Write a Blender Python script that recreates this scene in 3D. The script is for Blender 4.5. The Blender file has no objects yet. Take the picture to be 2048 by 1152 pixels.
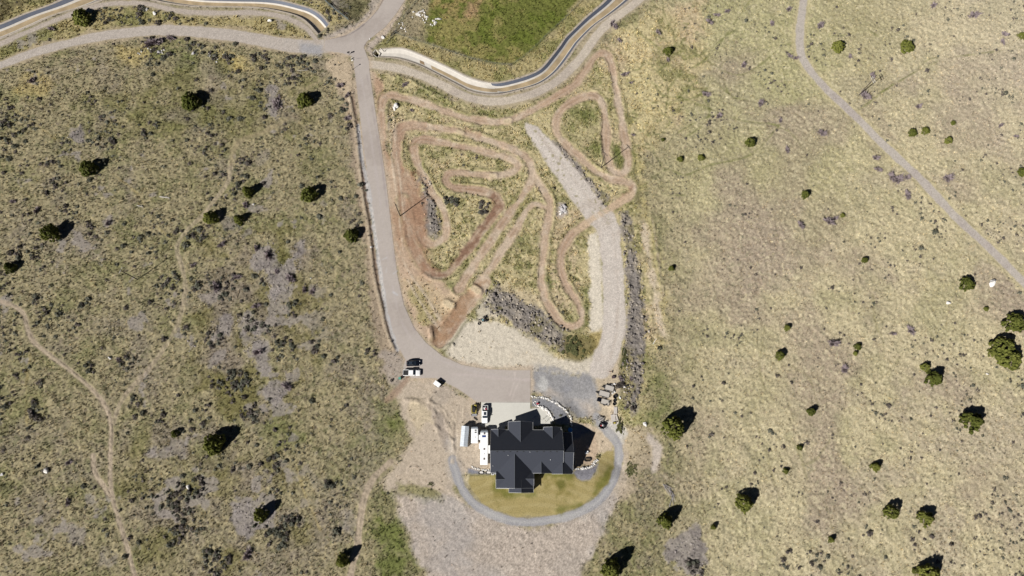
import bpy, bmesh, math, random
import numpy as np
from mathutils import Vector, Matrix

# ------------------------------------------------------------------ camera, sky, sun, exposure
H = 240.0            # camera height over the house plot
F = 1422.0           # focal length in pixels of the 2048 px wide photograph
TILT = math.radians(15.0)
SUN_EL = math.radians(41.0)
SHADOW = Vector((0.775, 0.632))     # direction shadows fall on the ground
G = 1.30             # seen brightness of a lit level surface over its albedo

S = bpy.context.scene
C = S.collection
cam_d = bpy.data.cameras.new("camera")
cam = bpy.data.objects.new("camera", cam_d)
C.objects.link(cam)
cam.location = (0, 0, H)
cam.rotation_euler = (TILT, 0, 0)
cam_d.sensor_width = 36.0
cam_d.lens = 36.0 * F / 2048.0
cam_d.clip_start = 1.0
cam_d.clip_end = 6000.0
S.camera = cam

W = bpy.data.worlds.new("World")
S.world = W
W.use_nodes = True
nt = W.node_tree
bg = nt.nodes["Background"]
sky = nt.nodes.new("ShaderNodeTexSky")
sky.sky_type = 'NISHITA'
sky.sun_disc = False
sky.sun_elevation = SUN_EL
sky.altitude = 2300.0
sky.air_density = 0.25
sky.dust_density = 0.2
sky.sun_rotation = math.atan2(-SHADOW.x, -SHADOW.y)
nt.links.new(sky.outputs[0], bg.inputs[0])
bg.inputs[1].default_value = 0.05

sd_ = bpy.data.lights.new("sun", 'SUN')
sun = bpy.data.objects.new("sun", sd_)
C.objects.link(sun)
sd_.energy = 5.0
sd_.angle = math.radians(0.5)
sd_.color = (1.0, 0.972, 0.93)
dv = Vector((SHADOW.x * math.cos(SUN_EL), SHADOW.y * math.cos(SUN_EL), -math.sin(SUN_EL)))
sun.rotation_euler = dv.to_track_quat('-Z', 'Y').to_euler()

S.view_settings.view_transform = 'Standard'
S.view_settings.look = 'None'
S.view_settings.exposure = 0.3
S.view_settings.gamma = 1.0
S.view_settings.use_curve_mapping = False

# ------------------------------------------------------------------ helpers
rng = np.random.default_rng(7)
R = random.Random(11)
PI = math.pi

def softplus(t, w):
    return w * np.log1p(np.exp(np.clip(t / w, -40, 40)))

def hm(x, y):                     # broad lie of the land
    return 0.055 * softplus(np.asarray(x, float) - 75, 15) + 0.03 * softplus(-np.asarray(x, float) - 60, 15)

def P(u, v, dz=0.0):
    """ground point seen at photograph pixel u, v (dz metres above ground)"""
    cx, cy = (u - 1024) / F, (576 - v) / F
    ct, st = math.cos(TILT), math.sin(TILT)
    d = Vector((cx, cy * ct + st, cy * st - ct))
    z = dz
    for _ in range(6):
        k = (H - z) / -d.z
        x, y = d.x * k, d.y * k
        z = float(hm(x, y)) + dz
    return x, y

def PP(pts, dz=0.0):
    return [P(u, v, dz) for u, v in pts]

def px_m(u, v):                   # metres per pixel there
    a, b = P(u, v), P(u + 1, v)
    return math.hypot(a[0] - b[0], a[1] - b[1])

def lin(c):
    c = c / 255.0
    return c / 12.92 if c <= 0.04045 else ((c + 0.055) / 1.055) ** 2.4

def A(r, g, b):                   # seen sRGB of a sunlit level surface -> albedo
    return np.array([min(0.85, lin(q) / G) for q in (r, g, b)], dtype=np.float32)

def smooth(pts, n=6, closed=False):
    """Catmull-Rom through the points"""
    p = [np.array(q, float) for q in pts]
    m = len(p)
    out = []
    rngi = range(m if closed else m - 1)
    for i in rngi:
        p0 = p[(i - 1) % m] if closed or i > 0 else 2 * p[0] - p[1]
        p1 = p[i]
        p2 = p[(i + 1) % m]
        p3 = p[(i + 2) % m] if closed or i + 2 < m else 2 * p[-1] - p[-2]
        for k in range(n):
            t = k / n
            out.append(0.5 * ((2 * p1) + (-p0 + p2) * t + (2 * p0 - 5 * p1 + 4 * p2 - p3) * t * t + (-p0 + 3 * p1 - 3 * p2 + p3) * t ** 3))
    if not closed:
        out.append(p[-1])
    return out

# ------------------------------------------------------------------ lattice
DX = 0.3
X0, X1, Y0, Y1 = -228.0, 228.0, -52.0, 203.0
NX = int((X1 - X0) / DX) + 1
NY = int((Y1 - Y0) / DX) + 1
gx = (X0 + DX * np.arange(NX)).astype(np.float32)
gy = (Y0 + DX * np.arange(NY)).astype(np.float32)

def vn(scale, seed, sx=1.0, sy=1.0):
    """smooth value noise in -1..1 on the whole lattice"""
    r = np.random.default_rng(seed)
    fx = (gx - X0) / (scale * sx); fy = (gy - Y0) / (scale * sy)
    ix = fx.astype(int); iy = fy.astype(int)
    tx = fx - ix; ty = fy - iy
    tx = (tx * tx * (3 - 2 * tx)).astype(np.float32); ty = (ty * ty * (3 - 2 * ty)).astype(np.float32)
    g = r.uniform(-1, 1, (iy.max() + 2, ix.max() + 2)).astype(np.float32)
    a = g[iy][:, ix]; b = g[iy][:, ix + 1]; c = g[iy + 1][:, ix]; d = g[iy + 1][:, ix + 1]
    top = a + (b - a) * tx[None, :]; bot = c + (d - c) * tx[None, :]
    return top + (bot - top) * ty[:, None]

def fbm(scale, seed, octs=4, gain=0.55):
    o = np.zeros((NY, NX), np.float32); amp = 1.0; tot = 0
    for k in range(octs):
        s = scale / (1.93 ** k)
        if s < DX: break
        o += amp * vn(s, seed * 31 + k); tot += amp; amp *= gain
    return o / tot * 1.5

def ss(a, b, x):
    t = np.clip((x - a) / (b - a), 0, 1)
    return t * t * (3 - 2 * t)

E1 = vn(0.8, 901); E2 = vn(2.2, 902); E3 = vn(6.0, 903); E4 = fbm(20, 904); E5 = fbm(55, 905)
GRAIN = rng.uniform(-1, 1, (NY, NX)).astype(np.float32)
GRAIN2 = vn(0.5, 906)
EDGE = 0.5 * E1 + 0.8 * E2 + 0.9 * E3

def bbox_slice(pts, pad):
    xs = [p[0] for p in pts]; ys = [p[1] for p in pts]
    i0 = max(0, int((min(xs) - pad - X0) / DX)); i1 = min(NX, int((max(xs) + pad - X0) / DX) + 2)
    j0 = max(0, int((min(ys) - pad - Y0) / DX)); j1 = min(NY, int((max(ys) + pad - Y0) / DX) + 2)
    return slice(j0, max(j1, j0)), slice(i0, max(i1, i0))

class Field:
    """signed distance (metres, negative inside) on a window of the lattice"""
    def __init__(s, sl, d, lat=None): s.sl, s.d, s.lat = sl, d, lat

def f_poly(px, pad=8.0, n=0):
    w = PP(px)
    if n: w = smooth(w, n, True)
    sl = bbox_slice(w, pad)
    X, Y = np.meshgrid(gx[sl[1]], gy[sl[0]])
    d2 = np.full(X.shape, 1e9, np.float32); ins = np.zeros(X.shape, bool)
    m = len(w)
    for i in range(m):
        ax, ay = w[i]; bx, by = w[(i + 1) % m]
        ex, ey = bx - ax, by - ay
        L = ex * ex + ey * ey + 1e-9
        t = np.clip(((X - ax) * ex + (Y - ay) * ey) / L, 0, 1)
        qx = X - ax - t * ex; qy = Y - ay - t * ey
        d2 = np.minimum(d2, qx * qx + qy * qy)
        c = (ay > Y) != (by > Y)
        if abs(ey) > 1e-9:
            ins ^= c & (X < ex * (Y - ay) / ey + ax)
    d = np.sqrt(d2); d[ins] *= -1
    return Field(sl, d)

def f_line(px, width, pad=6.0, n=6, w_end=None):
    """distance to a smoothed polyline minus half its width (width in metres)"""
    w = smooth(PP(px), n)
    sl = bbox_slice(w, pad + width)
    X, Y = np.meshgrid(gx[sl[1]], gy[sl[0]])
    d = np.full(X.shape, 1e9, np.float32)
    m = len(w)
    for i in range(m - 1):
        ax, ay = w[i]; bx, by = w[i + 1]
        # only the neighbourhood of the segment
        rad = pad + width
        i0 = max(0, int((min(ax, bx) - rad - gx[sl[1]][0]) / DX)); i1 = int((max(ax, bx) + rad - gx[sl[1]][0]) / DX) + 2
        j0 = max(0, int((min(ay, by) - rad - gy[sl[0]][0]) / DX)); j1 = int((max(ay, by) + rad - gy[sl[0]][0]) / DX) + 2
        if i1 <= i0 or j1 <= j0: continue
        xs = X[j0:j1, i0:i1]; ys = Y[j0:j1, i0:i1]
        ex, ey = bx - ax, by - ay
        L = ex * ex + ey * ey + 1e-9
        t = np.clip(((xs - ax) * ex + (ys - ay) * ey) / L, 0, 1)
        q = np.hypot(xs - ax - t * ex, ys - ay - t * ey)
        wd = width if w_end is None else width + (w_end - width) * (i + t) / (m - 1)
        d[j0:j1, i0:i1] = np.minimum(d[j0:j1, i0:i1], q - wd / 2)
    return Field(sl, d)

# base layers
col = np.zeros((NY, NX, 3), np.float32)
hgt = np.zeros((NY, NX), np.float32)      # relief above hm
veg = np.ones((NY, NX), np.float32)       # grass tuft density
gold = np.zeros((NY, NX), np.float32)     # share of tall pale grass

def mixc(sl, mask, c):
    m = mask[..., None]
    col[sl] = col[sl] * (1 - m) + np.asarray(c, np.float32) * m

def paint(f, c, soft=0.6, edge=0.6, amount=1.0, v=None, grow=0.0, noise=None):
    d = f.d - grow + EDGE[f.sl] * edge
    m = (1 - ss(-soft, soft, d)) * amount
    if noise is not None: m = m * noise[f.sl]
    mixc(f.sl, m, c)
    if v is not None: veg[f.sl] = veg[f.sl] * (1 - m) + v * m
    return m

def flat(f, margin=1.0):
    m = 1 - ss(0.0, margin, f.d - 0.25)
    hgt[f.sl] *= (1 - m)

WX, WY = np.meshgrid(gx, gy)
# photograph column of each lattice point, to tell the two fields and the plot apart
xl = P(742, 400)[0]
RIGHT = ss(40, 75, WX + 0.0 * WY)          # right-hand field
LEFTM = 1 - ss(xl - 10, xl + 6, WX - 0.0)

# ------------------------------------------------------------------ the open fields
n_a = fbm(7, 1, 5); n_b = fbm(13, 2, 5); n_c = fbm(34, 3, 4); n_d = fbm(2.4, 4, 4)
tanL, oliL, gryL = A(159, 149, 118), A(133, 131, 90), A(148, 138, 120)
tanR, oliR, gryR = A(196, 184, 150), A(175, 167, 131), A(182, 169, 146)
def field(tan, oli, gry):
    c = np.broadcast_to(tan, (NY, NX, 3)).copy()
    m = ss(-0.15, 0.75, n_a + 0.5 * n_c)[..., None] * 0.8
    c = c * (1 - m) + oli * m
    m = ss(0.1, 0.8, n_b - 0.4 * n_c)[..., None] * 0.75
    c = c * (1 - m) + gry * m
    return c
r3 = RIGHT[..., None]
col[:] = field(tanL, oliL, gryL) * (1 - r3) + field(tanR, oliR, gryR) * r3
# clump-by-clump colour of bunch grass: straw heads, grey-green bases, bare soil between
q1, q2, q3 = .8 * vn(1.0, 951) + .8 * vn(.6, 952), .8 * vn(1.3, 953) + .8 * vn(.65, 954), vn(2.6, 955)
def clumps(sl, straw, base, soil, amt):
    m = ss(.25, .95, q1[sl] + .25 * q3[sl]) * amt; mixc(sl, m, straw)
    m = ss(.3, 1.0, q2[sl] - .2 * q3[sl]) * amt; mixc(sl, m, base)
    m = ss(.45, 1.1, -q1[sl] * .7 - q2[sl] * .5) * amt; mixc(sl, m, soil)
ALL = (slice(None), slice(None))
mixc(ALL, .55 * RIGHT * ss(10, 60, -np.abs(WX - 85) + 75) * ss(70, 120, WY) , A(166, 164, 118))
c_l = col.copy(); clumps(ALL, A(182, 168, 132), A(118, 117, 86), A(134, 121, 106), .7); c_l, col[:] = col.copy(), c_l
mixc(ALL, .65 * ss(.0, .8, fbm(22, 5, 4) - .3 * n_c), A(166, 150, 134)); mixc(ALL, .5 * ss(.1, .8, fbm(28, 6, 4)), A(166, 158, 121))
clumps(ALL, A(216, 204, 170), A(154, 148, 121), A(158, 143, 124), .5)
col[:] = c_l * (1 - r3) + col * r3
# centre plot: pale tall grass and green
plot = f_poly([(742,118),(800,140),(900,185),(1000,206),(1080,190),(1130,160),(1170,115),(1230,60),(1300,20),(1400,0),(1420,120),(1380,230),(1300,300),(1270,330),(1275,400),(1290,440),
   (1330,640),(1300,760),(1290,900),(1200,1000),(1000,700),(900,700),(850,640),(800,540),(775,340)], pad=14)
cg = np.broadcast_to(A(190, 177, 137), (NY, NX, 3)).copy()
m_ = ss(0.05, 0.6, n_a + 0.5 * n_d)[..., None] * 0.8
cg = cg * (1 - m_) + A(142, 139, 96) * m_
m_ = ss(0.1, 0.6, n_b - .3 * n_a)[..., None] * .7
cg = cg * (1 - m_) + A(194, 175, 146) * m_
m_ = ss(.2, 1.0, q1)[..., None] * .6
cg = cg * (1 - m_) + A(212, 198, 158) * m_
m_ = ss(.35, 1.0, q2)[..., None] * .6
cg = cg * (1 - m_) + A(112, 116, 70) * m_
d_ = plot.d + EDGE[plot.sl] * 3
mm = (1 - ss(-4, 4, d_))
col[plot.sl] = col[plot.sl] * (1 - mm[..., None]) + cg[plot.sl] * mm[..., None]
gold[plot.sl] = np.maximum(gold[plot.sl], mm * 0.8)
# strip of verges between the two roads at the top left and the bank above the canal
for pts in ([(0,80),(120,35),(212,10),(300,10),(375,28),(512,26),(600,55),(625,78),(512,75),(400,62),(325,59),(250,62),(125,88),(0,128)],
            [(768,66),(850,88),(950,122),(1025,133),(1065,104),(1110,58),(1150,0),(1230,0),(1170,45),(1120,95),(1085,136),(1030,160),(994,166),(935,154),(873,124),(805,97),(765,92)],
            [(0,0),(60,0),(130,0),(0,48)], [(560,0),(640,0),(700,42),(655,55),(625,15)]):
    f = f_poly(pts, 6)
    paint(f, A(174, 161, 116), 2, 1, 0.8)
    paint(f, A(130, 131, 84), 2, 1, 0.7, noise=ss(-0.1, 0.5, n_a))
    gold[f.sl] = np.maximum(gold[f.sl], 1 - ss(-1, 1, f.d))
# dry bank north of the driveway end
for pts, c, am in (
    ([(0,0),(70,0),(30,20),(0,36)], A(92,82,62), .8),
    ([(640,0),(745,0),(720,36),(700,40),(672,18)], A(88,86,60), .8),
    ([(1230,60),(1262,40),(1300,60),(1310,180),(1330,230),(1280,260),(1262,180)], A(210,196,152), .6),
    ([(1265,300),(1285,330),(1300,420),(1320,560),(1335,660),(1322,690),(1300,560),(1282,440)], A(196,182,128), .6),
    ([(1010,60),(1020,40),(1060,30),(1040,80)], A(150,140,90), .3),
    ([(40,150),(80,140),(110,160),(90,190),(30,190)], A(184,166,112), .6),
    ([(240,100),(300,95),(310,115),(280,130),(240,118)], A(186,168,112), .6),
    ([(440,110),(490,118),(500,140),(470,150),(440,128)], A(192,174,116), .8)):
    paint(f_poly(pts, 8), c, 2.0, 1.6, am)
# green flushes
for pts, am in (
    ([(300,98),(330,92),(420,105),(470,130),(490,150),(420,160),(300,120)], .7),
    ([(760,965),(790,975),(796,1010),(815,1050),(835,1110),(842,1152),(760,1152),(752,1060),(745,1000)], .9),
    ([(745,790),(790,800),(815,850),(815,885),(770,910),(745,880)], .7),
    ([(1080,590),(1092,610),(1128,650),(1150,655),(1160,690),(1180,640),(1172,560),(1165,600),(1140,560),(1125,560),(1140,600),(1150,640),(1110,620),(1090,560)], .9),
    ([(1228,290),(1262,285),(1268,330),(1240,335)], .9),
    ([(880,560),(930,545),(925,590),(890,600)], .8),
    ([(1120,230),(1190,215),(1205,260),(1215,310),(1160,300),(1125,260)], .8),
    ([(560,820),(640,860),(560,900),(500,860)], .4), ([(640,900),(800,830),(780,920),(690,960)], .4),
    ([(1260,690),(1285,700),(1330,760),(1340,830),(1290,850),(1270,800)], .55),
    ([(500,170),(540,230),(500,260),(380,260),(200,230),(210,210),(330,230)], .35),
    ([(540,505),(580,505),(575,545),(555,545)], .8), ([(515,690),(560,700),(540,770),(520,770)], .5),
    ([(850,130),(900,150),(960,170),(1000,240),(930,225),(830,190)], .6)):
    paint(f_poly(pts, 8), A(112, 119, 66), 2.5, 2.0, am, noise=0.35 + 0.65 * ss(-0.3, 0.5, n_a))
# haze towards the top right corner, painted as a paler ground colour
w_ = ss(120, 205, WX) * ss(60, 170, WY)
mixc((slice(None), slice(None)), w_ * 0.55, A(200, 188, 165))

# darker brushy ground round the stony patches of the left field
for pts, am in (([(420,480),(520,440),(620,500),(640,620),(600,760),(560,840),(440,830),(370,740),(400,600)], .7), ([(380,920),(560,900),(640,980),(620,1120),(420,1140)], .6), ([(220,880),(340,860),(400,1000),(380,1152),(280,1152)], .45), ([(150,150),(420,120),(640,150),(640,260),(420,280),(200,260)], .35)):
    paint(f_poly(pts, 8), A(120, 113, 70), 4, 4, am, noise=ss(-.3, .5, n_a - .3 * n_b)); paint(f_poly(pts, 8), A(146, 134, 118), 4, 4, am, noise=ss(.0, .6, n_b))
# animal trails of greener grass
trails = [[(1336,180),(1360,150),(1420,110),(1480,30),(1500,0)], [(1260,225),(1310,205),(1350,203),(1400,190),(1430,150),(1470,110),(1590,85)],
  [(1370,90),(1410,120),(1440,140),(1460,190),(1500,200)], [(1360,195),(1420,218),(1480,240),(1560,250)], [(1300,155),(1340,120),(1350,80),(1330,30),(1325,0)],
  [(1275,380),(1330,340),(1370,350),(1420,330),(1500,310),(1560,250)], [(1280,260),(1300,270),(1340,245),(1310,215)], [(1290,370),(1305,390),(1370,390)],
  [(1760,185),(1820,150),(1860,118),(1920,112),(2048,95)], [(1716,222),(1770,180),(1800,160),(1880,120)], [(1620,75),(1690,70),(1730,60),(1760,75)],
  [(1745,590),(1752,650),(1766,680),(1766,730)], [(1580,730),(1620,760),(1640,830)], [(1810,700),(1780,740),(1745,770)], [(1840,580),(1850,640),(1870,680)],
  [(1575,864),(1600,910),(1615,960),(1650,1010),(1665,1060)], [(1660,880),(1630,920),(1600,930)], [(1385,905),(1395,960),(1405,1010)], [(1510,840),(1530,900),(1560,1000)],
  [(1530,650),(1520,740),(1540,800)], [(1310,420),(1330,470),(1350,520)], [(1536,245),(1580,265),(1600,290)]]
trails += [[(1290,120),(1320,150),(1336,180),(1330,230)], [(1270,60),(1310,90),(1345,110),(1370,90)], [(1400,190),(1420,218),(1405,250),(1370,275)], [(1280,200),(1310,240),(1300,270),(1310,310)],
  [(1440,140),(1480,150),(1520,130),(1560,95)], [(1330,300),(1350,270),(1400,240),(1450,225)], [(1275,150),(1300,155),(1325,190),(1365,195)], [(1460,190),(1420,160),(1385,170),(1350,203)], [(1270,290),(1300,300),(1330,340)], [(1470,60),(1430,90),(1410,120)], [(1240,130),(1275,140),(1290,120)]]
for k, t in enumerate(trails):
    up = np.mean([q[1] for q in t]) < 420
    paint(f_line(t, .38 if up else .25, 3), A(120, 122, 74) if up else A(140, 134, 96), 0.35, 0.3, 0.6 if up else .5, v=0.2)
for t in ([(0,192),(37,225),(75,252),(120,285)], [(225,348),(275,388),(300,438),(342,478)], [(60,710),(52,780),(55,860)], [(590,905),(600,960),(640,1060)]):
    paint(f_line(t, 0.5, 3), A(166, 150, 104), 0.4, 0.3, 0.6, v=0.2)

# ------------------------------------------------------------------ bare stony patches of the left field
stony = []
STONE = A(154, 146, 141); STONE2 = A(112, 105, 104)
P1 = [(502,520),(515,499),(535,483),(556,496),(546,517),(543,535),(561,533),(582,515),(606,481),(610,500),(593,522),(598,538),(582,551),(577,582),(551,603),(538,593),(528,561),(525,542),(507,538)]
P2 = [(430,640),(455,618),(470,635),(460,665),(440,690),(420,680)]
for pts, am in ((P1, 1), ([(526,782),(541,763),(563,771),(574,780),(565,797),(550,813),(535,802)], 1),
   ([(500,680),(527,680),(530,700),(540,720),(530,742),(510,725),(498,705)], 1),
   ([(468,1012),(500,1000),(545,1030),(540,1052),(505,1058),(495,1080),(485,1068),(468,1045)], 1),
   ([(1343,1087),(1394,1054),(1403,1065),(1405,1098),(1411,1131),(1392,1152),(1359,1140),(1339,1117)], 1.0),
   ([(531,180),(550,160),(560,175),(555,195),(568,200),(560,225),(553,239),(540,230),(533,220),(540,205)], 1),
   ([(145,262),(160,247),(170,262),(168,290),(145,290),(140,275)], 1), (P2, .9),
   ([(470,640),(500,625),(530,650),(520,672),(490,668)], .9), ([(380,672),(386,672),(390,695),(378,703)], .9),
   ([(405,590),(450,576),(440,600),(420,612)], .7), ([(430,700),(460,690),(452,712),(425,730)], .8),
   ([(480,665),(510,660),(515,690),(490,700)], .7), ([(590,1010),(610,1040),(600,1060)], .3),
   ([(295,900),(335,895),(330,915),(300,915)], .7), ([(342,880),(365,880),(362,915),(340,905)], .6),
   ([(165,985),(180,990),(215,1020),(205,1040),(180,1005)], .7), ([(130,1050),(165,1062),(155,1085),(132,1070)], .7),
   ([(200,1105),(230,1115),(225,1140),(200,1130)], .5), ([(515,945),(540,940),(545,960),(530,985),(520,965)], .8),
   ([(560,925),(575,925),(560,950),(540,955)], .6), ([(690,1030),(710,1040),(706,1070),(690,1050)], .5),
   ([(430,425),(460,432),(490,455),(480,470),(455,455)], .5), ([(480,460),(512,440),(510,470),(488,480)], .6),
   ([(500,320),(530,300),(540,320),(520,330)], .4), ([(545,360),(562,350),(560,380),(545,378)], .5)):
    f = f_poly(pts, 5)
    m = paint(f, STONE, 0.9, 1.6, am * .85, v=0.08)
    paint(f, STONE2, 0.7, 0.9, am * 0.5, noise=ss(0.0, 0.5, n_d))
    if am > 0.85: stony.append((f, 1))
# scattered small stony ground over the lower left
sc_ = (1 - ss(xl - 25, xl - 5, WX)) * ss(0.38, 0.62, fbm(5, 77, 4) + 0.55 * fbm(26, 78, 3) - 0.12 * ss(20, 90, WY) - 0.22 * (1 - ss(-140, -95, WX)))
mixc((slice(None), slice(None)), sc_ * 0.7, STONE)
veg *= 1 - 0.7 * sc_

# ------------------------------------------------------------------ disturbed ground round the house
DUST = A(203, 190, 174); SAND = A(214, 204, 186); PINK = A(194, 179, 160)
f = f_poly([(690,120),(706,122),(722,250),(745,420),(765,570),(790,660),(812,715),(800,760),(770,750),(745,640),(735,560),(722,430),(705,300),(690,230),(676,150)], 8)
paint(f, A(168,150,132), 1.2, 1.0, .75, v=.25)
f = f_poly([(762,700),(800,700),(815,725),(822,757),(800,790),(775,760)], 6)
paint(f, A(172,160,148), 1.2, 1.0, .9, v=.15)
paint(f_poly([(655,116),(690,112),(703,125),(708,170),(690,200),(668,160),(655,140)], 6), A(196,178,152), 1.2, 1, .9, v=.1)
f = f_poly([(795,790),(815,757),(845,757),(870,757),(913,776),(954,806),(962,806),(962,850),(985,850),(985,945),(935,950),(905,945),(912,985),(925,1000),(865,1000),(820,990),(778,985),(760,965),(800,915),(822,880),(812,840)], 8)
paint(f, PINK, 1.2, 1.0, 1.0, v=.04)
paint(f, A(196,178,152), 1.5, 1.0, .7, noise=ss(0.0, .6, n_b))
paint(f, A(168,157,146), 1.5, 1.0, .5, noise=ss(.15, .6, n_a))
paint(f_poly([(870,770),(925,785),(945,805),(930,830),(890,815)], 5), A(186,156,124), 1.5, 1.2, .6, noise=ss(-.2, .5, n_b))
paint(f_poly([(838,805),(862,815),(885,830),(905,870),(893,905),(880,880),(862,840)], 4), A(158,146,136), 1, .8, .7)
paint(f_poly([(820,795),(840,800),(862,825),(868,850),(850,845),(832,870),(822,835)], 4), A(206,190,160), 1, .8, .7)
for t in ([(905,838),(903,880),(905,930)], [(911,838),(911,900),(912,930)], [(900,850),(898,900),(902,935)]):
    paint(f_line(t, 0.5, 3), A(214,198,174), .4, .3, .6)
paint(f_line([(911,850),(909,880),(909,905)], 0.8, 3), A(150,136,122), .5, .5, .7)
paint(f_line([(773,800),(790,785),(812,760)], 2.2, 4), A(166,142,122), .8, .5, .8, v=0)
# bottom cut slope
f = f_poly([(788,985),(820,990),(864,995),(905,985),(930,1010),(990,1040),(1066,1055),(1130,1042),(1190,1010),(1228,985),(1235,1000),(1216,1032),(1207,1074),(1183,1109),(1163,1142),(1150,1190),(860,1190),(850,1140),(825,1103),(820,1066),(793,1029)], 8)
paint(f, A(188,175,162), 1.4, 1.2, 1.0, v=.03)
paint(f, A(176,165,154), 1.4, 1.2, .7, noise=ss(0, .6, n_b))
paint(f, A(200,188,174), 1.4, 1.2, .6, noise=ss(.1, .6, n_a))
CUT = f
paint(f_poly([(795,965),(830,965),(870,985),(885,1000),(860,998),(820,988),(790,985)], 5), A(140,136,90), 1.5, 1.2, .8, v=.8)
# east side, between loop road and field
f = f_poly([(1235,860),(1255,900),(1258,960),(1240,1000),(1222,1030),(1205,1020),(1228,970),(1250,905)], 6)
paint(f, A(196,182,166), 1.2, 1, .9, v=.1)
f = f_poly([(1245,880),(1262,850),(1300,860),(1325,900),(1320,940),(1290,955),(1255,1000),(1235,1010),(1255,940)], 6)
paint(f, A(184,168,146), 1.5, 1.5, .7, v=.3)
paint(f_line([(1300,875),(1313,895),(1315,915),(1306,940)], 2.6, 4), A(200,188,176), .8, .6, .95, v=0)
paint(f_poly([(1140,745),(1195,725),(1240,700),(1245,760),(1235,800),(1240,850),(1215,870),(1200,870),(1190,830),(1180,760)], 6), A(198,182,158), 1.5, 1.2, .95, v=.04)
# sand flat north of the house drive
f = f_poly([(905,650),(925,640),(965,638),(1000,645),(1040,662),(1075,688),(1110,712),(1150,725),(1190,715),(1210,735),(1190,757),(1075,745),(1061,740),(970,737),(925,730),(890,713),(880,696)], 6)
paint(f, SAND, 1.2, 1.0, 1.0, v=.03)
paint(f, A(198,180,152), 1.5, 1.0, .6, noise=ss(.1, .7, n_b))
paint(f_poly([(975,586),(950,620),(955,640),(1000,640),(990,600)], 5), A(206,196,178), 1, .8, .85, v=.1)
paint(f_poly([(985,575),(1010,565),(1060,590),(1100,615),(1150,655),(1128,668),(1080,625),(1040,605),(1003,584)], 5), A(196,180,150), 1.4, 1, .8, v=.4)
# pale strip beside the gravel drive
f = f_poly([(1175,475),(1195,462),(1203,530),(1208,640),(1200,665),(1178,665),(1181,590)], 5)
paint(f, A(222,212,194), .7, .7, 1.0, v=0)
paint(f_poly([(1180,665),(1204,660),(1206,690),(1190,705)], 5), A(168,150,98), 1, 1, .8)
# faint old track right of the riprap
paint(f_line([(1287,445),(1295,500),(1305,550),(1312,600),(1318,640),(1327,668)], 2.6, 6), A(208,192,172), 1.2, 1.0, .8, v=.15)

# dirt apron between driveway and track
f = f_poly([(741,130),(765,170),(775,195),(765,215),(766,260),(772,300),(790,325),(815,340),(830,365),(842,405),(848,470),(850,500),(862,540),(885,560),(905,590),(935,600),(915,650),(885,690),(860,690),(830,655),(810,610),(796,550),(780,480),(772,420),(764,300),(752,230)], 8)
paint(f, A(196,172,148), .9, .7, 1.0, v=.03)
paint(f, A(170,138,112), 1.2, .8, .75, noise=ss(-.3, .5, n_b) * ss(70, 82, WY))
f2 = f_poly([(795,400),(845,400),(850,500),(870,545),(850,560),(815,490)], 6)
paint(f2, A(166,132,108), 3, 1.5, .7)
paint(f_poly([(800,560),(850,560),(905,595),(930,600),(910,640),(880,640),(830,640),(815,600)], 6), A(200,180,146), 2, 1.5, .7, v=.3)
paint(f_poly([(825,580),(850,590),(860,640),(830,630)], 6), A(150,146,92), 2, 2, .6, v=.6)

# rubble banks
RUB = A(134,127,121); RUB2 = A(166,156,142)
rub = []
for pts in ([(973,590),(991,557),(1003,584),(1023,587),(1050,604),(1094,631),(1133,663),(1136,678),(1128,705),(1079,680),(1035,656),(1000,634),(970,612)],
            [(1240,424),(1254,426),(1266,474),(1278,533),(1286,592),(1290,646),(1288,700),(1282,760),(1274,800),(1268,830),(1248,800),(1243,740),(1248,690),(1256,646),(1254,587),(1250,522),(1243,463)],
            [(1106,285),(1118,285),(1160,335),(1200,380),(1215,395),(1210,410),(1196,396),(1160,350)],
            [(838,345),(850,345),(858,380),(868,400),(875,430),(880,470),(872,480),(862,470),(855,430),(848,390)]):
    f = f_poly(pts, 5)
    paint(f, RUB, .9, 1.3, 1.0, v=.05); paint(f, RUB2, .9, 1.3, .7, noise=ss(-.1, .5, n_d)); paint(f, A(140,132,92), .9, 1.3, .7, v=.6, noise=ss(.2, .6, n_a - .2 * n_b))
    rub.append(f)
paint(f_poly([(1248,690),(1262,700),(1262,760),(1248,790),(1240,740)], 4), A(150,140,100), 1, 1, .6, v=.5)
paint(f_poly([(1128,670),(1160,668),(1190,680),(1192,700),(1160,722),(1130,715)], 4), A(120,110,70), 1, .8, .8, v=.2)
paint(f_poly([(1118,405),(1132,405),(1138,425),(1125,440),(1115,430)], 4), A(180,168,160), .8, .6, .9, v=0)

# gravel yard east of the parking pad
yard_px = [(1061,742),(1079,734),(1110,737),(1141,747),(1172,744),(1191,753),(1199,794),(1193,825),(1180,843),(1150,843),(1135,821),(1110,799),(1079,789),(1061,789)]
f = f_poly(yard_px, 6)
paint(f, A(158,156,156), 1.3, 1.2, 1.0, v=0)
paint(f_poly([(1185,790),(1200,800),(1200,840),(1215,865),(1205,875),(1175,845)], 4), A(166,162,158), 1.2, 1.2, .9, v=0)
paint(f, A(196,182,166), 1.4, 1.0, .75, noise=ss(0.05, .6, n_b))
paint(f, A(146,146,152), 1.4, 1.0, .6, noise=ss(.1, .6, n_a))
paint(f_poly([(1195,845),(1212,838),(1235,845),(1248,862),(1240,880),(1215,870),(1200,858)], 5), A(206,200,190), .9, .8, .95, v=0)
paint(f_poly([(1080,752),(1092,750),(1097,768),(1094,782),(1080,784),(1074,772)], 4), A(196,194,190), .6, .5, .8)
paint(f_poly([(1138,836),(1178,842),(1205,856),(1226,880),(1226,903),(1205,905),(1190,905),(1180,870),(1145,850)], 4), A(206,188,164), .8, .8, .95, v=.04)
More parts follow.
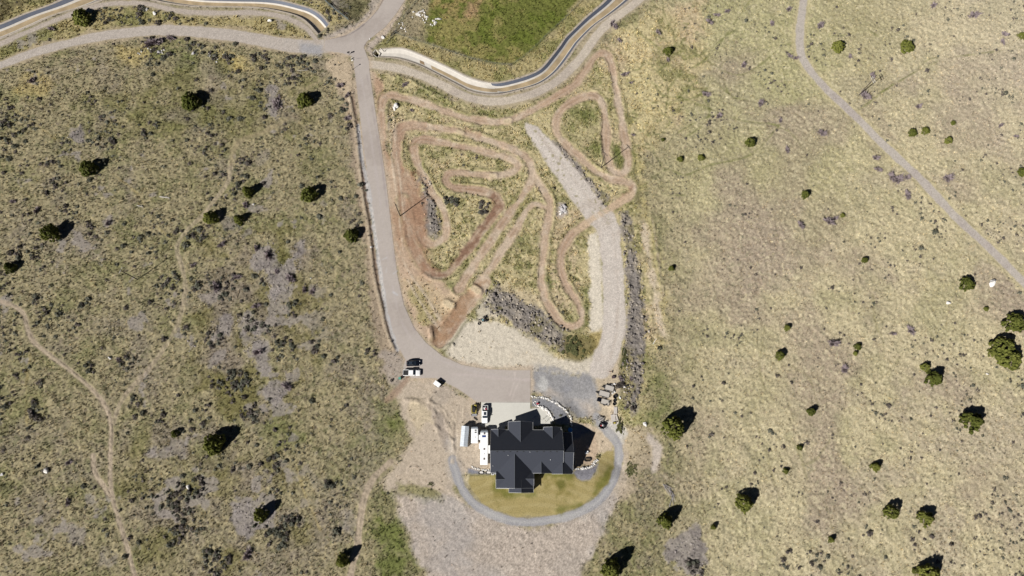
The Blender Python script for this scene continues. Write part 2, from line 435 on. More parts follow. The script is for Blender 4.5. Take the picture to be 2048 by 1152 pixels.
paint(f_poly([(1192,842),(1210,836),(1236,845),(1252,862),(1246,884),(1228,882),(1212,872),(1198,860)], 5), A(208,203,194), .9, .8, .95, v=0)
paint(f_poly([(895,880),(908,880),(914,930),(930,960),(912,965),(900,935)], 5), A(178,174,170), 2.5, 1.2, .7, v=0)
# dark gravel round the house (crushed grey stone beds)
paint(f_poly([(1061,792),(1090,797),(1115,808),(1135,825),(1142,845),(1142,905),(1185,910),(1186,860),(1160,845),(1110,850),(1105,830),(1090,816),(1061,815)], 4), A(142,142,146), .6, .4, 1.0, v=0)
paint(f_poly([(1146,880),(1190,860),(1198,880),(1190,930),(1146,940)], 5), A(198,176,152), 1, .8, 1.0, v=.02)
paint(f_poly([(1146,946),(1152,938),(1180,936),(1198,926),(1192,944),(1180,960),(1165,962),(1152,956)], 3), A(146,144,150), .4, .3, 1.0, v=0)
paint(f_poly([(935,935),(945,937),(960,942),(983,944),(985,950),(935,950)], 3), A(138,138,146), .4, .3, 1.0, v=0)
paint(f_poly([(930,947),(941,947),(938,970),(930,960)], 3), A(204,190,156), .5, .4, 1.0, v=.3)
# ------------------------------------------------------------------ uneven ground
hgt += 0.16 * vn(0.9, 801) + 0.10 * vn(2.2, 802) + 0.12 * vn(7, 803) + 0.08 * GRAIN2
hgt *= (0.35 + 0.65 * veg)
for f in rub:
    m = 1 - ss(-0.8, 0.4, f.d)
    hgt[f.sl] += m * (0.45 * np.abs(vn(0.9, 811)[f.sl]) + 0.3 * vn(1.7, 812)[f.sl] + 0.12 * GRAIN[f.sl])
for f, k in stony:
    m = 1 - ss(-0.8, 0.4, f.d)
    hgt[f.sl] += m * (0.18 * np.abs(vn(0.9, 813)[f.sl]) + 0.08 * GRAIN[f.sl])
hgt[CUT.sl] += (1 - ss(-1, 1, CUT.d)) * (0.05 * GRAIN[CUT.sl] + 0.08 * vn(1.0, 815)[CUT.sl])

sheets = []        # (name, field, z offset, label-free structure)
def sheet(name, f, off, mat="earth"):
    sheets.append((name, f, off, mat))

# cut bank left of the driveway: a small step, the shade at its foot painted dark
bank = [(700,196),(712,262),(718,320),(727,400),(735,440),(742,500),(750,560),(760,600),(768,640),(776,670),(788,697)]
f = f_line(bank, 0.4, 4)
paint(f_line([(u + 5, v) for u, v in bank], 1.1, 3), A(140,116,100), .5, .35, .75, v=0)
m = np.exp(-(f.d / 0.45) ** 2); hgt[f.sl] += 0.55 * m
paint(f, A(186,172,150), .25, .3, .8, v=.05)
for pts, hh in (([(798,152),(815,158),(850,178),(885,195),(915,201)], .8), ([(768,195),(766,230),(770,275)], .5),
                ([(1300,420),(1310,470),(1318,530),(1326,590)], .5), ([(860,802),(885,823),(895,850),(905,880)], .9), ([(812,800),(845,805),(868,825),(872,850),(888,880)], .7),
                ([(905,850),(903,880),(908,905)], .5), ([(862,655),(866,690),(880,697),(905,690)], 1.0), ([(762,800),(765,770),(760,735)], .5)):
    f = f_line(pts, 0.5, 4)
    hgt[f.sl] += .6 * hh * np.exp(-(f.d / 0.55) ** 2) * np.clip(0.5 + 0.9 * E2[f.sl] + .4 * E1[f.sl], 0, 1.4)
    paint(f, A(166, 152, 136), .5, .6, .6)

# ------------------------------------------------------------------ dirt track with berms
T1 = [(765,275),(762,228),(768,198),(781,191),(805,195),(840,205),(882,220),(917,232),(953,241),(991,244),(1014,242),(1035,236),(1059,225),(1088,207),(1124,186),(1153,166),(1168,145),(1183,121),(1200,106),(1215,112),(1224,133),(1229,163),(1235,198),(1241,228),(1247,263),(1252,300),(1256,325),(1250,342),(1239,347),(1224,340),(1215,316),(1212,287),(1212,257),(1208,219),(1197,196),(1177,191),(1153,200),(1127,216),(1112,239),(1113,263),(1127,284),(1153,310),(1183,337),(1212,354),(1242,362),(1264,370),(1266,386),(1245,402),(1221,416),(1183,439),(1153,462),(1133,483),(1122,513),(1123,545),(1135,575),(1152,601),(1164,628),(1156,650),(1133,653),(1109,631),(1091,600),(1083,570),(1082,539),(1087,498),(1092,454),(1099,418),(1096,395),(1080,372),(1068,352)]
T2 = [(800,345),(794,315),(792,287),(799,262),(815,252),(840,252),(882,257),(917,264),(958,276),(1000,288),(1035,304),(1056,322),(1065,346),(1059,369),(1041,399),(1006,445),(976,489),(947,531),(917,578)]
T2b = [(1091,414),(1071,408),(1055,418),(1038,448),(1014,486),(991,522),(973,548),(955,584)]
T2c = [(968,565),(950,590),(932,612),(905,648),(880,685)]
T3 = [(831,330),(827,305),(830,286),(842,279),(870,282),(905,290),(947,298),(991,310),(1023,319),(1037,332),(1023,346),(994,351),(958,349),(923,345),(899,347),(891,360),(905,374),(947,380),(976,386),(996,396),(998,412),(982,436),(958,469),(935,501),(911,531),(888,549),(864,547),(845,528),(833,504),(824,480),(815,440),(805,400)]
T3b = [(829,300),(837,331),(852,360),(868,390),(880,405),(890,430),(892,463),(879,484),(861,488),(845,478),(838,460)]
TRK = A(190,166,142); RED = A(160,128,106)
noise_red = ss(-.2, .5, n_b + 0.3 * n_c)
trk = []
for pts, wd, red in ((T1, 2.5, .4), (T2, 2.6, .55), (T2b, 2.2, .25), (T2c, 4.6, .9), (T3, 2.6, .8), (T3b, 2.7, .6)):
    f = f_line(pts, wd, 5)
    # raised outer lips carry weeds
    f.d += .35 * vn(7, 830)[f.sl] + .18 * E2[f.sl]
    paint(f, A(186, 170, 146), 1.0, 1.2, .6, v=.2, grow=.5, noise=ss(-.5, .5, n_d + .4 * E2))
    lip = np.exp(-((f.d - 0.9) / 0.7) ** 2)
    mixc(f.sl, lip * 0.45 * ss(-.5, .4, E3[f.sl]), A(128, 124, 78))
    paint(f, TRK, .7, .35, 1.0, v=.02)
    mixc(f.sl, (1 - ss(-.5, .5, f.d)) * red * noise_red[f.sl], RED)
    mixc(f.sl, (1 - ss(-.5, .5, f.d)) * .6 * ss(.1, .8, n_d[f.sl] - n_b[f.sl] + .5 * E2[f.sl]), A(206, 190, 170))
    mixc(f.sl, (1 - ss(-.5, .5, f.d)) * .45 * ss(.2, .9, -n_d[f.sl] + .6 * vn(11, 831)[f.sl]), A(146, 120, 100))
    for off in (-0.35, 0.0):
        q = np.abs(f.d + wd / 2 - 0.75 - off)
        mixc(f.sl, np.exp(-(q / .22) ** 2) * .4 * (1 - ss(-.3, .3, f.d)), A(204, 184, 162))
    trk.append(f)
for pts, c, am in (([(788,262),(800,250),(850,248),(850,258),(812,262),(803,300),(812,345),(800,350),(788,310)], A(168,138,116), .6), ([(976,382),(1002,390),(1004,412),(985,440),(940,505),(895,556),(862,552),(838,530),(845,515),(870,535),(890,535),(930,495),(970,440),(985,405)], A(136,105,86), .9),
    ([(800,330),(842,345),(850,410),(848,480),(866,540),(845,545),(812,480),(795,400)], A(164,130,106), .75), ([(940,572),(972,560),(962,590),(920,640),(885,692),(862,692),(872,655),(905,620)], A(166,132,102), .75), ([(860,655),(872,650),(876,690),(862,690)], A(120,96,76), .7),
    ([(1180,120),(1205,104),(1100,210),(1060,232),(1050,225),(1120,185)], A(178,146,120), .5), ([(900,255),(930,256),(960,270),(930,276),(900,266)], A(162,130,108), .6), ([(1222,415),(1250,398),(1268,385),(1266,372),(1255,380),(1238,402)], A(164,130,106), .7)):
    paint(f_poly(pts, 4), c, .9, .9, am, noise=ss(-.7, .3, n_d + .5 * n_b))
# joined relief so that crossings stay level
dmin = np.full((NY, NX), 50, np.float32)
for f in trk: dmin[f.sl] = np.minimum(dmin[f.sl], f.d)
inside = 1 - ss(-0.5, 0.2, dmin)
hgt *= 1 - 0.85 * inside
hgt += np.exp(-((dmin - 0.8) / 0.6) ** 2) * (0.10 + 0.38 * np.clip(vn(9, 820) + .1, 0, 1)) + inside * (0.10 * vn(5, 821) + 0.025 * GRAIN2)
hgt += 0.5 * np.exp(-((dmin + 0.0) / 0.5) ** 2) * np.clip(vn(14, 822) - .35, 0, 1)
dirt = Field((slice(0, NY), slice(0, NX)), dmin)
i0, i1 = int((P(745,300)[0] - X0) / DX), int((P(1300,400)[0] - X0) / DX)
j0, j1 = int((P(900,720)[1] - Y0) / DX), int((P(900,80)[1] - Y0) / DX)
sl_ = (slice(j0, j1), slice(i0, i1))
dirt = Field(sl_, dmin[sl_] + 0.25 * EDGE[sl_])
sheet("dirt_track", dirt, 0.025)
# table-top jumps and landing ramps on the track
for (a, b, w, hh) in (((948,577),(957,583),2.0,.7), ((893,606),(903,612),2.0,.6), ((916,264),(924,267),1.6,.35), ((1012,243),(1019,241),1.6,.35), ((984,352),(990,352),1.5,.35)):
    f = f_line([a, b], w, 4, n=2)
    m = np.exp(-(np.maximum(f.d, 0) / 0.7) ** 2) * (f.d > -5)
    hgt[f.sl] += hh * m
    paint(f, A(214,196,164), .5, .3, .85, v=0)

# ------------------------------------------------------------------ roads
def road(name, f, c, off, soft=.3, edge=.18, am=1.0, mat="earth", shoulder=None, sink=0.0, streak=None):
    if shoulder is not None:
        paint(f, shoulder[0], 1.0, .9, shoulder[1], v=.15, grow=shoulder[2])
    m = paint(f, c, soft, edge, am, v=0)
    if streak is not None:
        mixc(f.sl, m * streak[1] * ss(-.1, .6, n_b[f.sl] + .4 * n_d[f.sl]), streak[0])
    flat(f)
    if sink: hgt[f.sl] -= sink * (1 - ss(-.8, .2, f.d))
    sheet(name, Field(f.sl, f.d + EDGE[f.sl] * edge * 0.8), off, mat)
    return f

GRV = A(192, 180, 170)
# gravel road at top left
road("gravel_road", f_line([(-60,152),(0,131),(62,107),(125,90),(187,75),(250,66),(325,60),(400,64),(450,69),(512,78),(560,88),(610,93),(655,92)], 2.7, 6, w_end=6.2), A(190,180,170), .03, shoulder=(A(180,164,140), .75, 1.0))
paint(f_poly([(575,80),(648,88),(652,104),(640,114),(600,108),(570,100)], 4), A(164,164,168), 1.4, .8, .75, noise=ss(-.4, .4, E3))
# service road along the left channel
road("service_road", f_line([(-60,110),(0,88),(62,61),(120,37),(175,18),(212,9),(262,6),(300,9),(337,18),(375,24),(425,26),(480,25),(512,26),(560,32),(600,48),(622,66),(636,84)], 2.1, 6), A(188,176,164), .045, shoulder=(A(176,164,146), .7, .6))
# service road along the right channel
road("service_road", f_line([(733,128),(760,131),(800,138),(840,151),(880,168),(915,186),(950,198),(990,203),(1030,198),(1070,186),(1110,165),(1140,139),(1168,108),(1190,76),(1215,48),(1250,22),(1290,-10)], 3.3, 6), A(202,190,174), .045, shoulder=(A(178,164,140), .8, 1.3), streak=(A(176,164,154), .5))
# right-hand field road
road("gravel_road", f_line([(1612,-60),(1607,0),(1601,50),(1600,90),(1607,120),(1640,165),(1688,211),(1730,252),(1767,290),(1833,350),(1880,400),(1926,448),(1986,503),(2041,558),(2120,640)], 3.0, 6), A(190,181,171), .03, shoulder=(A(194,182,144), .8, 1.1), streak=(A(170,158,154), .4))
# gravel drive down the plot
f = f_poly([(1050,254),(1068,252),(1103,284),(1153,340),(1200,399),(1227,427),(1239,463),(1246,522),(1250,587),(1252,646),(1243,693),(1232,722),(1212,757),(1180,750),(1186,715),(1200,684),(1206,646),(1203,528),(1195,469),(1183,452),(1160,425),(1118,363),(1079,304)], 6, n=3)
road("gravel_drive", f, A(208,198,188), .03, soft=.5, edge=.4, streak=(A(184,170,156), .5))
paint(f_line([(1266,386),(1245,402),(1221,416),(1183,439),(1153,462)], 2.3, 3), A(204,180,152), .6, .3, .8)
# wheel lanes and weeds on the gravel drive
for off in (-9, -3, 8, 13):
    paint(f_line([(1072 + off,270),(1118 + off,330),(1172 + off,400),(1212 + off,450),(1224 + off,520),(1228 + off,600),(1226 + off,660),(1214 + off,715)], .55, 3), A(220,211,200) if off % 2 else A(190,176,162), .4, .5, .5)
paint(f, A(150,142,104), .5, .5, .7, noise=ss(.55, .8, q2 + .3 * n_a) * ss(80, 100, WY))
# loop road round the lawn
loop = f_line([(1194,832),(1207,852),(1222,869),(1234,884),(1239,905),(1236,932),(1224,965),(1198,1000),(1157,1025),(1116,1037),(1066,1044),(1026,1042),(991,1031),(952,1010),(928,984),(917,962),(912,944),(906,928),(904,918)], 2.75, 6)
road("loop_drive", loop, A(164,162,164), .03, soft=.3, edge=.2, streak=(A(186,182,178), .55))
q = np.abs(loop.d + 1.37); mixc(loop.sl, np.exp(-(q / .5) ** 2) * .45 * (loop.d < 0), A(196,194,190))
# two-track paths of the left field and below the house
for pts, wd in (([(0,603),(25,611),(47,628),(55,656),(67,683),(100,711),(137,738),(170,766),(200,796),(215,821),(222,851),(222,880),(220,914),(221,964),(227,1004),(242,1054),(257,1104),(270,1155)], 1.35),
                ([(462,330),(455,365),(437,390),(405,430),(372,463),(354,495),(365,538),(370,576),(362,626),(350,661),(325,701),(295,741),(262,776),(240,808),(227,846)], 1.0),
                ([(186,912),(189,944),(205,969),(221,990)], 1.7),
                ([(697,1175),(706,1128),(715,1095),(720,1046),(727,1002),(739,971),(754,949),(781,924)], 2.1)):
    f = f_line(pts, wd, 4)
    thin = .75 if wd > 1.2 else .3
    paint(f, A(178,162,142), .3, .2, min(1, thin + .15), v=.02)
    for s_ in (-.55, .55):
        q = np.abs(f.d + wd / 2 - .55) ; mixc(f.sl, np.exp(-(q / .25) ** 2) * .3, A(178,162,142))
    hgt[f.sl] -= .08 * np.exp(-((f.d + wd / 2 - .6) / .3) ** 2)
    hgt[f.sl] += .05 * np.exp(-((f.d - .25) / .3) ** 2)
    sheet("field_path", Field(f.sl, f.d + .2 * EDGE[f.sl]), .03)
for pts in ([(463,330),(470,295),(487,278),(522,267),(556,250),(578,235)], [(606,180),(639,163),(660,150)]):
    f = f_line(pts, 1.4, 4)
    paint(f, A(160,146,116), .5, .4, .6, v=.2)
    sheet("field_path", Field(f.sl, f.d + .25 * EDGE[f.sl]), .03)

for t in ([(880,800),(905,830),(915,870),(914,920)], [(872,803),(897,835),(905,880),(903,925)], [(830,770),(870,790),(900,815)], [(830,965),(880,975),(920,1000)], [(800,955),(860,962),(905,985),(925,1005)], [(806,965),(862,972),(900,992)], [(930,800),(925,830),(930,900)],
          [(785,220),(792,300),(800,360),(808,440)], [(776,230),(784,320),(796,420),(806,500)], [(790,480),(815,540),(850,590),(880,640)], [(815,560),(850,620),(880,660)]):
    paint(f_line(t, .45, 3), A(214, 198, 176), .35, .3, .65); paint(f_line([(u + 4, v + 1) for u, v in t], .35, 3), A(164, 148, 130), .35, .3, .45)
# asphalt: junction and driveway
asph_px = [(768,-40),(768,0),(755,21),(733,43),(711,59),(691,71),(668,77),(650,81),(649,102),(683,106),(703,112),(706,118),(709,140),(714,180),(722,250),(729,310),(736,352),(745,420),(753,480),(761,540),(768,590),(777,640),(788,675),(800,700),(811,720),(806,735),(812,748),(823,756),(846,756),(870,756),(900,770),(913,776),(935,791),(954,805),(1061,804.5),(1061,740),(1020,740),(970,738),(925,730),(885,712),(852,685),(828,655),(808,610),(795,550),(786,480),(779,420),(772,360),(763,300),(752,230),(744,175),(739,140),(738,122),(733,108),(728,95),(733,84),(755,66),(770,55),(793,27),(810,0),(812,-40)]
f = f_poly(asph_px, 6)
paint(f_poly([(807,-40),(808,0),(795,27),(772,56),(757,68),(735,85),(730,100),(748,118),(745,100),(770,70),(800,30),(830,-40)], 4), A(186,172,160), .8, .5, .9, v=.05)
paint(f_poly([(768,-40),(768,0),(755,21),(733,43),(711,59),(691,71),(668,77),(650,84),(640,70),(680,60),(715,45),(738,20),(750,-40)], 4), A(182,170,160), .9, .6, .8, v=.1)
road("paved_road", f, A(187,177,169), .06, soft=.12, edge=.0, mat="asphalt", shoulder=(A(196,178,156), .8, .8), streak=(A(172,161,153), .7))
mixc(f.sl, (1 - ss(-.2, 0, f.d)) * .35 * ss(.2, .8, n_d[f.sl] + .5 * E3[f.sl]), A(196, 186, 178))
ASPH = f
# wear on the asphalt: wheel lanes, pale scuffs, tar seams, the bleached outer lane of the bend
for pts, w, c, am in (([(722,150),(738,250),(757,380),(770,480),(785,570),(806,650),(845,700),(900,728),(960,745),(1050,760)], .5, A(192,182,178), .45),
    ([(734,150),(747,230),(764,330),(776,430),(789,520),(806,600),(830,660)], .25, A(160,148,146), .5),
    ([(716,250),(724,320),(733,360),(752,490),(764,570),(772,620),(783,665),(795,700)], 1.3, A(196,200,206), .55),
    ([(905,748),(960,752),(1010,758),(1058,760)], .8, A(196,184,178), .6), ([(1030,745),(1028,765),(1020,790)], .4, A(206,194,186), .6), ([(1040,760),(1030,780),(1024,800)], .4, A(206,194,186), .6),
    ([(706,118),(731,116)], .2, A(150,140,138), .8), ([(766,0),(752,24),(733,45),(708,64),(690,72),(650,80)], .22, A(128,118,116), .8),
    ([(733,86),(728,94),(732,104),(742,113)], .22, A(130,120,116), .8), ([(758,482),(774,478)], .3, A(206,204,204), .7), ([(764,520),(772,516)], .25, A(206,204,204), .6),
    ([(772,545),(774,535)], .25, A(210,206,206), .7), ([(786,548),(795,542)], .8, A(200,200,204), .5), ([(787,585),(795,590)], .5, A(204,204,206), .6)):
    paint(f_line(pts, w, 2), c, .25, .25, am)
# pale concrete edging beside the driveway bend, its shadow gaps painted as grey dashes
edging = f_line([(743,415),(748,445),(754,490),(760,535),(766,580),(768,595)], .75, 2)
paint(edging, A(212,206,200), .2, .1, .9, v=0)
w_ = smooth(PP([(743,415),(748,445),(754,490),(760,535),(766,580),(768,595)]), 6)
arc = np.zeros((NY, NX), np.float32)
arc[edging.sl] = np.sin((WY[edging.sl]) * 2 * PI / 2.1)
mixc(edging.sl, (1 - ss(-.45, -.1, edging.d)) * ss(.2, .6, arc[edging.sl]) * .8, A(132,140,142))

# concrete
pad_px = [(962,805),(1061,805),(1061,817),(1081,815),(1090,821),(1098,830),(1103,838),(1105,848),(1067,852),(1067,846),(1060,850),(1010,852),(1010,858),(990,862),(980,862),(978,855),(962,852)]
f = f_poly(pad_px, 4)
road("concrete_pad", f, A(218,215,205), .075, soft=.1, edge=0, mat="concrete", streak=(A(206,203,194), .5))
# lawn
lawn_px = [(939,949),(992,949),(992,976),(1016,977),(1016,986),(1068,986),(1068,948),(1146,948),(1152,956),(1162,962),(1179,961),(1195,947),(1199,930),(1200,912),(1216,902),(1228,901),(1229,932),(1213,965),(1191,992),(1157,1014),(1126,1024),(1100,1031),(1063,1034),(1029,1034),(1000,1023),(963,1006),(944,982),(936,962)]
f = f_poly(lawn_px, 5)
LAWN = f
road("lawn", f, A(168,153,104), .05, soft=.3, edge=.4)
mixc(f.sl, (1 - ss(-.3, .3, f.d)) * .3 * ss(-.3, .9, np.sin(WY[f.sl] * 2.1 + .012 * (WX[f.sl] - P(1065, 990)[0]) ** 2 * 2) + E2[f.sl]), A(192,178,132))
mixc(f.sl, (1 - ss(-.4, .3, f.d)) * ss(-.1, .5, n_a[f.sl] + .5 * n_d[f.sl]) * .7, A(136,126,70))
mixc(f.sl, (1 - ss(-.4, .3, f.d)) * ss(.1, .6, n_b[f.sl]) * .7, A(194,178,126))
for e in ([(992,955),(992,976)], [(940,950),(990,951)], [(1068,990),(1010,988)], [(1221,935),(1205,965),(1190,985)], [(1160,1010),(1120,1020)], [(1070,950),(1140,951)]):
    paint(f_line(e, 1.2, 3), A(104,108,44), 1.2, .8, .7)
paint(f_poly([(1112,966),(1122,960),(1130,968),(1120,978)], 3), A(92,94,34), .8, .5, .75)
veg[f.sl] *= np.where(f.d < .2, 0.0, 1.0)
# fenced green field
gf_px = [(868,-40),(862,0),(850,30),(836,60),(858,85),(900,101),(950,117),(998,127),(1026,128),(1060,103),(1095,72),(1125,42),(1150,5),(1180,-40)]
f = f_poly(gf_px, 6)
GREEN = f
paint(f, A(112,116,60), 1.2, .8, 1.0, v=.9)
mixc(f.sl, (1 - ss(-1, .5, f.d)) * ss(-.1, .5, n_b[f.sl] + .6 * n_d[f.sl]) * .85, A(150,141,90))
mixc(f.sl, (1 - ss(-1, .5, f.d)) * ss(.05, .5, n_a[f.sl]) * .8, A(104,114,50))
paint(f_poly([(855,5),(900,-20),(950,-10),(955,20),(930,42),(900,35),(860,28)], 6), A(160,142,96), 2, 1.6, .75, noise=ss(-.3, .3, n_d))
paint(f_poly([(936,4),(956,2),(952,36),(938,30)], 4), A(178,146,116), 1.5, 1.5, .7)
gold[f.sl] *= ss(-1, 1, f.d)
paint(f_poly([(800,50),(830,15),(862,30),(850,75),(810,68)], 6), A(158,146,118), 1.5, 1.2, .8, v=.4)

# ------------------------------------------------------------------ channels cut below the ground
CHR_U = [(758,100),(772,98),(805,97),(837,108),(873,124),(905,139),(935,154),(967,164),(994,167),(1029,160),(1065,148),(1085,136),(1103,115),(1121,92),(1132,76),(1150,58),(1175,34),(1205,9),(1222,-8),(1240,-25)]
CHR_L = [(757,113),(772,114),(799,117),(837,129),(873,147),(917,170),(941,182),(970,188),(1000,188),(1035,180),(1079,167),(1109,146),(1130,122),(1150,93),(1160,80),(1190,50),(1227,24),(1262,-4),(1285,-25)]
CHL1_U = [(-70,74),(0,50),(50,29),(100,11),(140,-6),(180,-22)]
CHL1_L = [(-70,100),(0,76),(62,49),(112,27),(175,9),(220,-8),(260,-20)]
CHL2_U = [(300,-30),(350,-14),(400,-6),(470,-3),(520,-2),(560,2),(600,12),(622,19),(641,31),(657,49)]
CHL2_L = [(260,-14),(320,2),(370,10),(400,12),(470,13),(520,15),(570,24),(600,34),(618,47),(637,68)]
channels = [(CHR_U, CHR_L), (CHL1_U, CHL1_L), (CHL2_U, CHL2_L)]
for U, L in channels:
    f = f_poly(smooth(U, 3) + smooth(L, 3)[::-1], 5)
    flat(f, 1.2)
    paint(f, A(178,166,150), .5, .2, .8, v=.0, grow=.5)
    hgt[f.sl] = np.where(f.d < -0.05, hgt[f.sl] - 3.0, hgt[f.sl])
# the box culvert mouth
cul = f_poly([(745,107),(751,99),(760,107),(755,115)], 3)
hgt[cul.sl] = np.where(cul.d < 0, -3.0, hgt[cul.sl])

# level ground under the house and its terrace
flat(f_poly([(975,845),(1150,845),(1150,990),(975,990)], 3), 1)

# fine grain of the soil itself
hard = np.zeros((NY, NX), np.float32)
for nm, f, off, mn in sheets:
    if nm in ("paved_road", "concrete_pad", "lawn", "loop_drive"): hard[f.sl] = np.maximum(hard[f.sl], (1 - ss(-.2, .2, f.d)) * (.9 if nm == "concrete_pad" else .7))
col *= (1 + ((0.12 + .08 * veg) * GRAIN + 0.10 * GRAIN2) * (1 - hard))[..., None]
# the plot steps down on the east side of the house
dip = f_poly([(1152,812),(1212,806),(1262,850),(1240,932),(1200,928),(1150,928)], 12)
hgt[dip.sl] -= 1.7 * (1 - ss(-2.5, 5, dip.d))
m_c = (1 - ss(-1, 1, CUT.d))[..., None]
col[CUT.sl] *= 1 + m_c * (.16 * GRAIN[CUT.sl] + .10 * n_d[CUT.sl])[..., None]
mixc(CUT.sl, m_c[..., 0] * .4 * ss(0, .7, n_c[CUT.sl] + .5 * n_a[CUT.sl]), A(160, 158, 160))
col[:] = np.clip(col, 0.004, 0.85)

def at(x, y):
    """relief height, tuft density, colour at any point"""
    i = min(max(int(round((x - X0) / DX)), 0), NX - 1); j = min(max(int(round((y - Y0) / DX)), 0), NY - 1)
    return float(hgt[j, i]), float(veg[j, i]), col[j, i]

def gz(x, y):
    return float(hm(x, y)) + max(at(x, y)[0], -2.2)
# ------------------------------------------------------------------ materials
def nodes(m):
    m.use_nodes = True
    t = m.node_tree
    return t, t.nodes, t.links, t.nodes["Principled BSDF"]

def earth_mat(name, amt, scale, bump, rough=1.0, spec=0.1):
    m = bpy.data.materials.new(name)
    t, n, l, b = nodes(m)
    a = n.new("ShaderNodeAttribute"); a.attribute_name = "Col"
    geo = n.new("ShaderNodeNewGeometry")
    no = n.new("ShaderNodeTexNoise"); no.inputs["Scale"].default_value = scale; no.inputs["Detail"].default_value = 5; no.inputs["Roughness"].default_value = .7
    l.new(geo.outputs["Position"], no.inputs["Vector"])
    mr = n.new("ShaderNodeMapRange"); mr.inputs[1].default_value = .3; mr.inputs[2].default_value = .7; mr.inputs[3].default_value = 1 - amt; mr.inputs[4].default_value = 1 + amt
    l.new(no.outputs["Fac"], mr.inputs[0])
    mx = n.new("ShaderNodeVectorMath"); mx.operation = 'MULTIPLY'
    l.new(a.outputs["Color"], mx.inputs[0]); l.new(mr.outputs[0], mx.inputs[1])
    l.new(mx.outputs[0], b.inputs["Base Color"])
    b.inputs["Roughness"].default_value = rough
    b.inputs["Specular IOR Level"].default_value = spec
    if bump:
        bp = n.new("ShaderNodeBump"); bp.inputs["Strength"].default_value = bump; bp.inputs["Distance"].default_value = .25
        l.new(no.outputs["Fac"], bp.inputs["Height"]); l.new(bp.outputs[0], b.inputs["Normal"])
    return m

MAT = {"earth": earth_mat("earth", .2, 2.6, .6), "asphalt": earth_mat("asphalt", .05, 3.0, .05, .9, .2), "concrete": earth_mat("concrete", .04, 2.0, .03, .9, .2)}

_cache = {}
def mat(name, rgb, rough=.6, metal=0.0, var=.08, scale=6.0, spec=.4, bump=0.0):
    if name in _cache: return _cache[name]
    m = bpy.data.materials.new(name)
    t, n, l, b = nodes(m)
    geo = n.new("ShaderNodeTexCoord")
    no = n.new("ShaderNodeTexNoise"); no.inputs["Scale"].default_value = scale; no.inputs["Detail"].default_value = 4
    l.new(geo.outputs["Object"], no.inputs["Vector"])
    mr = n.new("ShaderNodeMapRange"); mr.inputs[1].default_value = .3; mr.inputs[2].default_value = .7; mr.inputs[3].default_value = 1 - var; mr.inputs[4].default_value = 1 + var
    l.new(no.outputs["Fac"], mr.inputs[0])
    mx = n.new("ShaderNodeVectorMath"); mx.operation = 'SCALE'; mx.inputs[0].default_value = rgb
    l.new(mr.outputs[0], mx.inputs["Scale"])
    l.new(mx.outputs[0], b.inputs["Base Color"])
    b.inputs["Roughness"].default_value = rough; b.inputs["Metallic"].default_value = metal
    b.inputs["Specular IOR Level"].default_value = spec
    if bump:
        bp = n.new("ShaderNodeBump"); bp.inputs["Strength"].default_value = bump; bp.inputs["Distance"].default_value = .1
        l.new(no.outputs["Fac"], bp.inputs["Height"]); l.new(bp.outputs[0], b.inputs["Normal"])
    _cache[name] = m
    return m

# ------------------------------------------------------------------ mesh from arrays
def mesh_np(name, verts, faces, cols=None, mats=(), smooth_=False, loops=4):
    me = bpy.data.meshes.new(name)
    nv, nf = len(verts), len(faces)
    me.vertices.add(nv); me.vertices.foreach_set("co", np.asarray(verts, np.float32).ravel())
    me.loops.add(nf * loops); me.loops.foreach_set("vertex_index", np.asarray(faces, np.int32).ravel())
    me.polygons.add(nf)
    me.polygons.foreach_set("loop_start", np.arange(0, nf * loops, loops, dtype=np.int32))
    if smooth_: me.polygons.foreach_set("use_smooth", np.ones(nf, bool))
    me.update(calc_edges=True)
    if cols is not None:
        at_ = me.color_attributes.new("Col", 'FLOAT_COLOR', 'POINT')
        c4 = np.ones((nv, 4), np.float32); c4[:, :3] = cols
        at_.data.foreach_set("color", c4.ravel())
    for m in mats: me.materials.append(m)
    return me

def link(name, me, parent=None):
    o = bpy.data.objects.new(name, me); C.objects.link(o)
    if parent is not None: o.parent = parent
    return o

def tag(o, label=None, cat=None, group=None, kind=None):
    if label: o["label"] = label
    if cat: o["category"] = cat
    if group: o["group"] = group
    if kind: o["kind"] = kind
    return o

# ground: the fine lattice plus wide coarse margins that run to the horizon
Z = (hm(WX, 0) + hgt).astype(np.float32)
V = np.stack([WX, WY, Z], -1).reshape(-1, 3)
idx = np.arange(NX * NY, dtype=np.int32).reshape(NY, NX)
Fq = np.stack([idx[:-1, :-1], idx[:-1, 1:], idx[1:, 1:], idx[1:, :-1]], -1).reshape(-1, 4)
ext = [gx[0] - d for d in (3000, 1500, 700, 300, 120, 40)], [gx[-1] + d for d in (40, 120, 300, 700, 1500, 3000)]
eyt = [gy[0] - d for d in (3000, 1500, 700, 300, 120, 40)], [gy[-1] + d for d in (40, 120, 300, 700, 1500, 3000)]
mx_ = list(ext[0]) + [gx[0]] + [gx[0] + (gx[-1] - gx[0]) * k / 20 for k in range(1, 20)] + [gx[-1]] + list(ext[1])
my_ = list(eyt[0]) + [gy[0]] + [gy[0] + (gy[-1] - gy[0]) * k / 12 for k in range(1, 12)] + [gy[-1]] + list(eyt[1])
VX, VY = np.meshgrid(mx_, my_)
def hm_far(x): return np.minimum(hm(x, 0), 60)
V2 = np.stack([VX, VY, hm_far(VX) - 0.02], -1).reshape(-1, 3)
i2 = np.arange(len(mx_) * len(my_)).reshape(len(my_), len(mx_)) + len(V)
F2 = []
for j in range(len(my_) - 1):
    for i in range(len(mx_) - 1):
        if mx_[i] >= gx[0] - .01 and mx_[i + 1] <= gx[-1] + .01 and my_[j] >= gy[0] - .01 and my_[j + 1] <= gy[-1] + .01: continue
        F2.append((i2[j, i], i2[j, i + 1], i2[j + 1, i + 1], i2[j + 1, i]))
c2 = np.empty((len(V2), 3), np.float32)
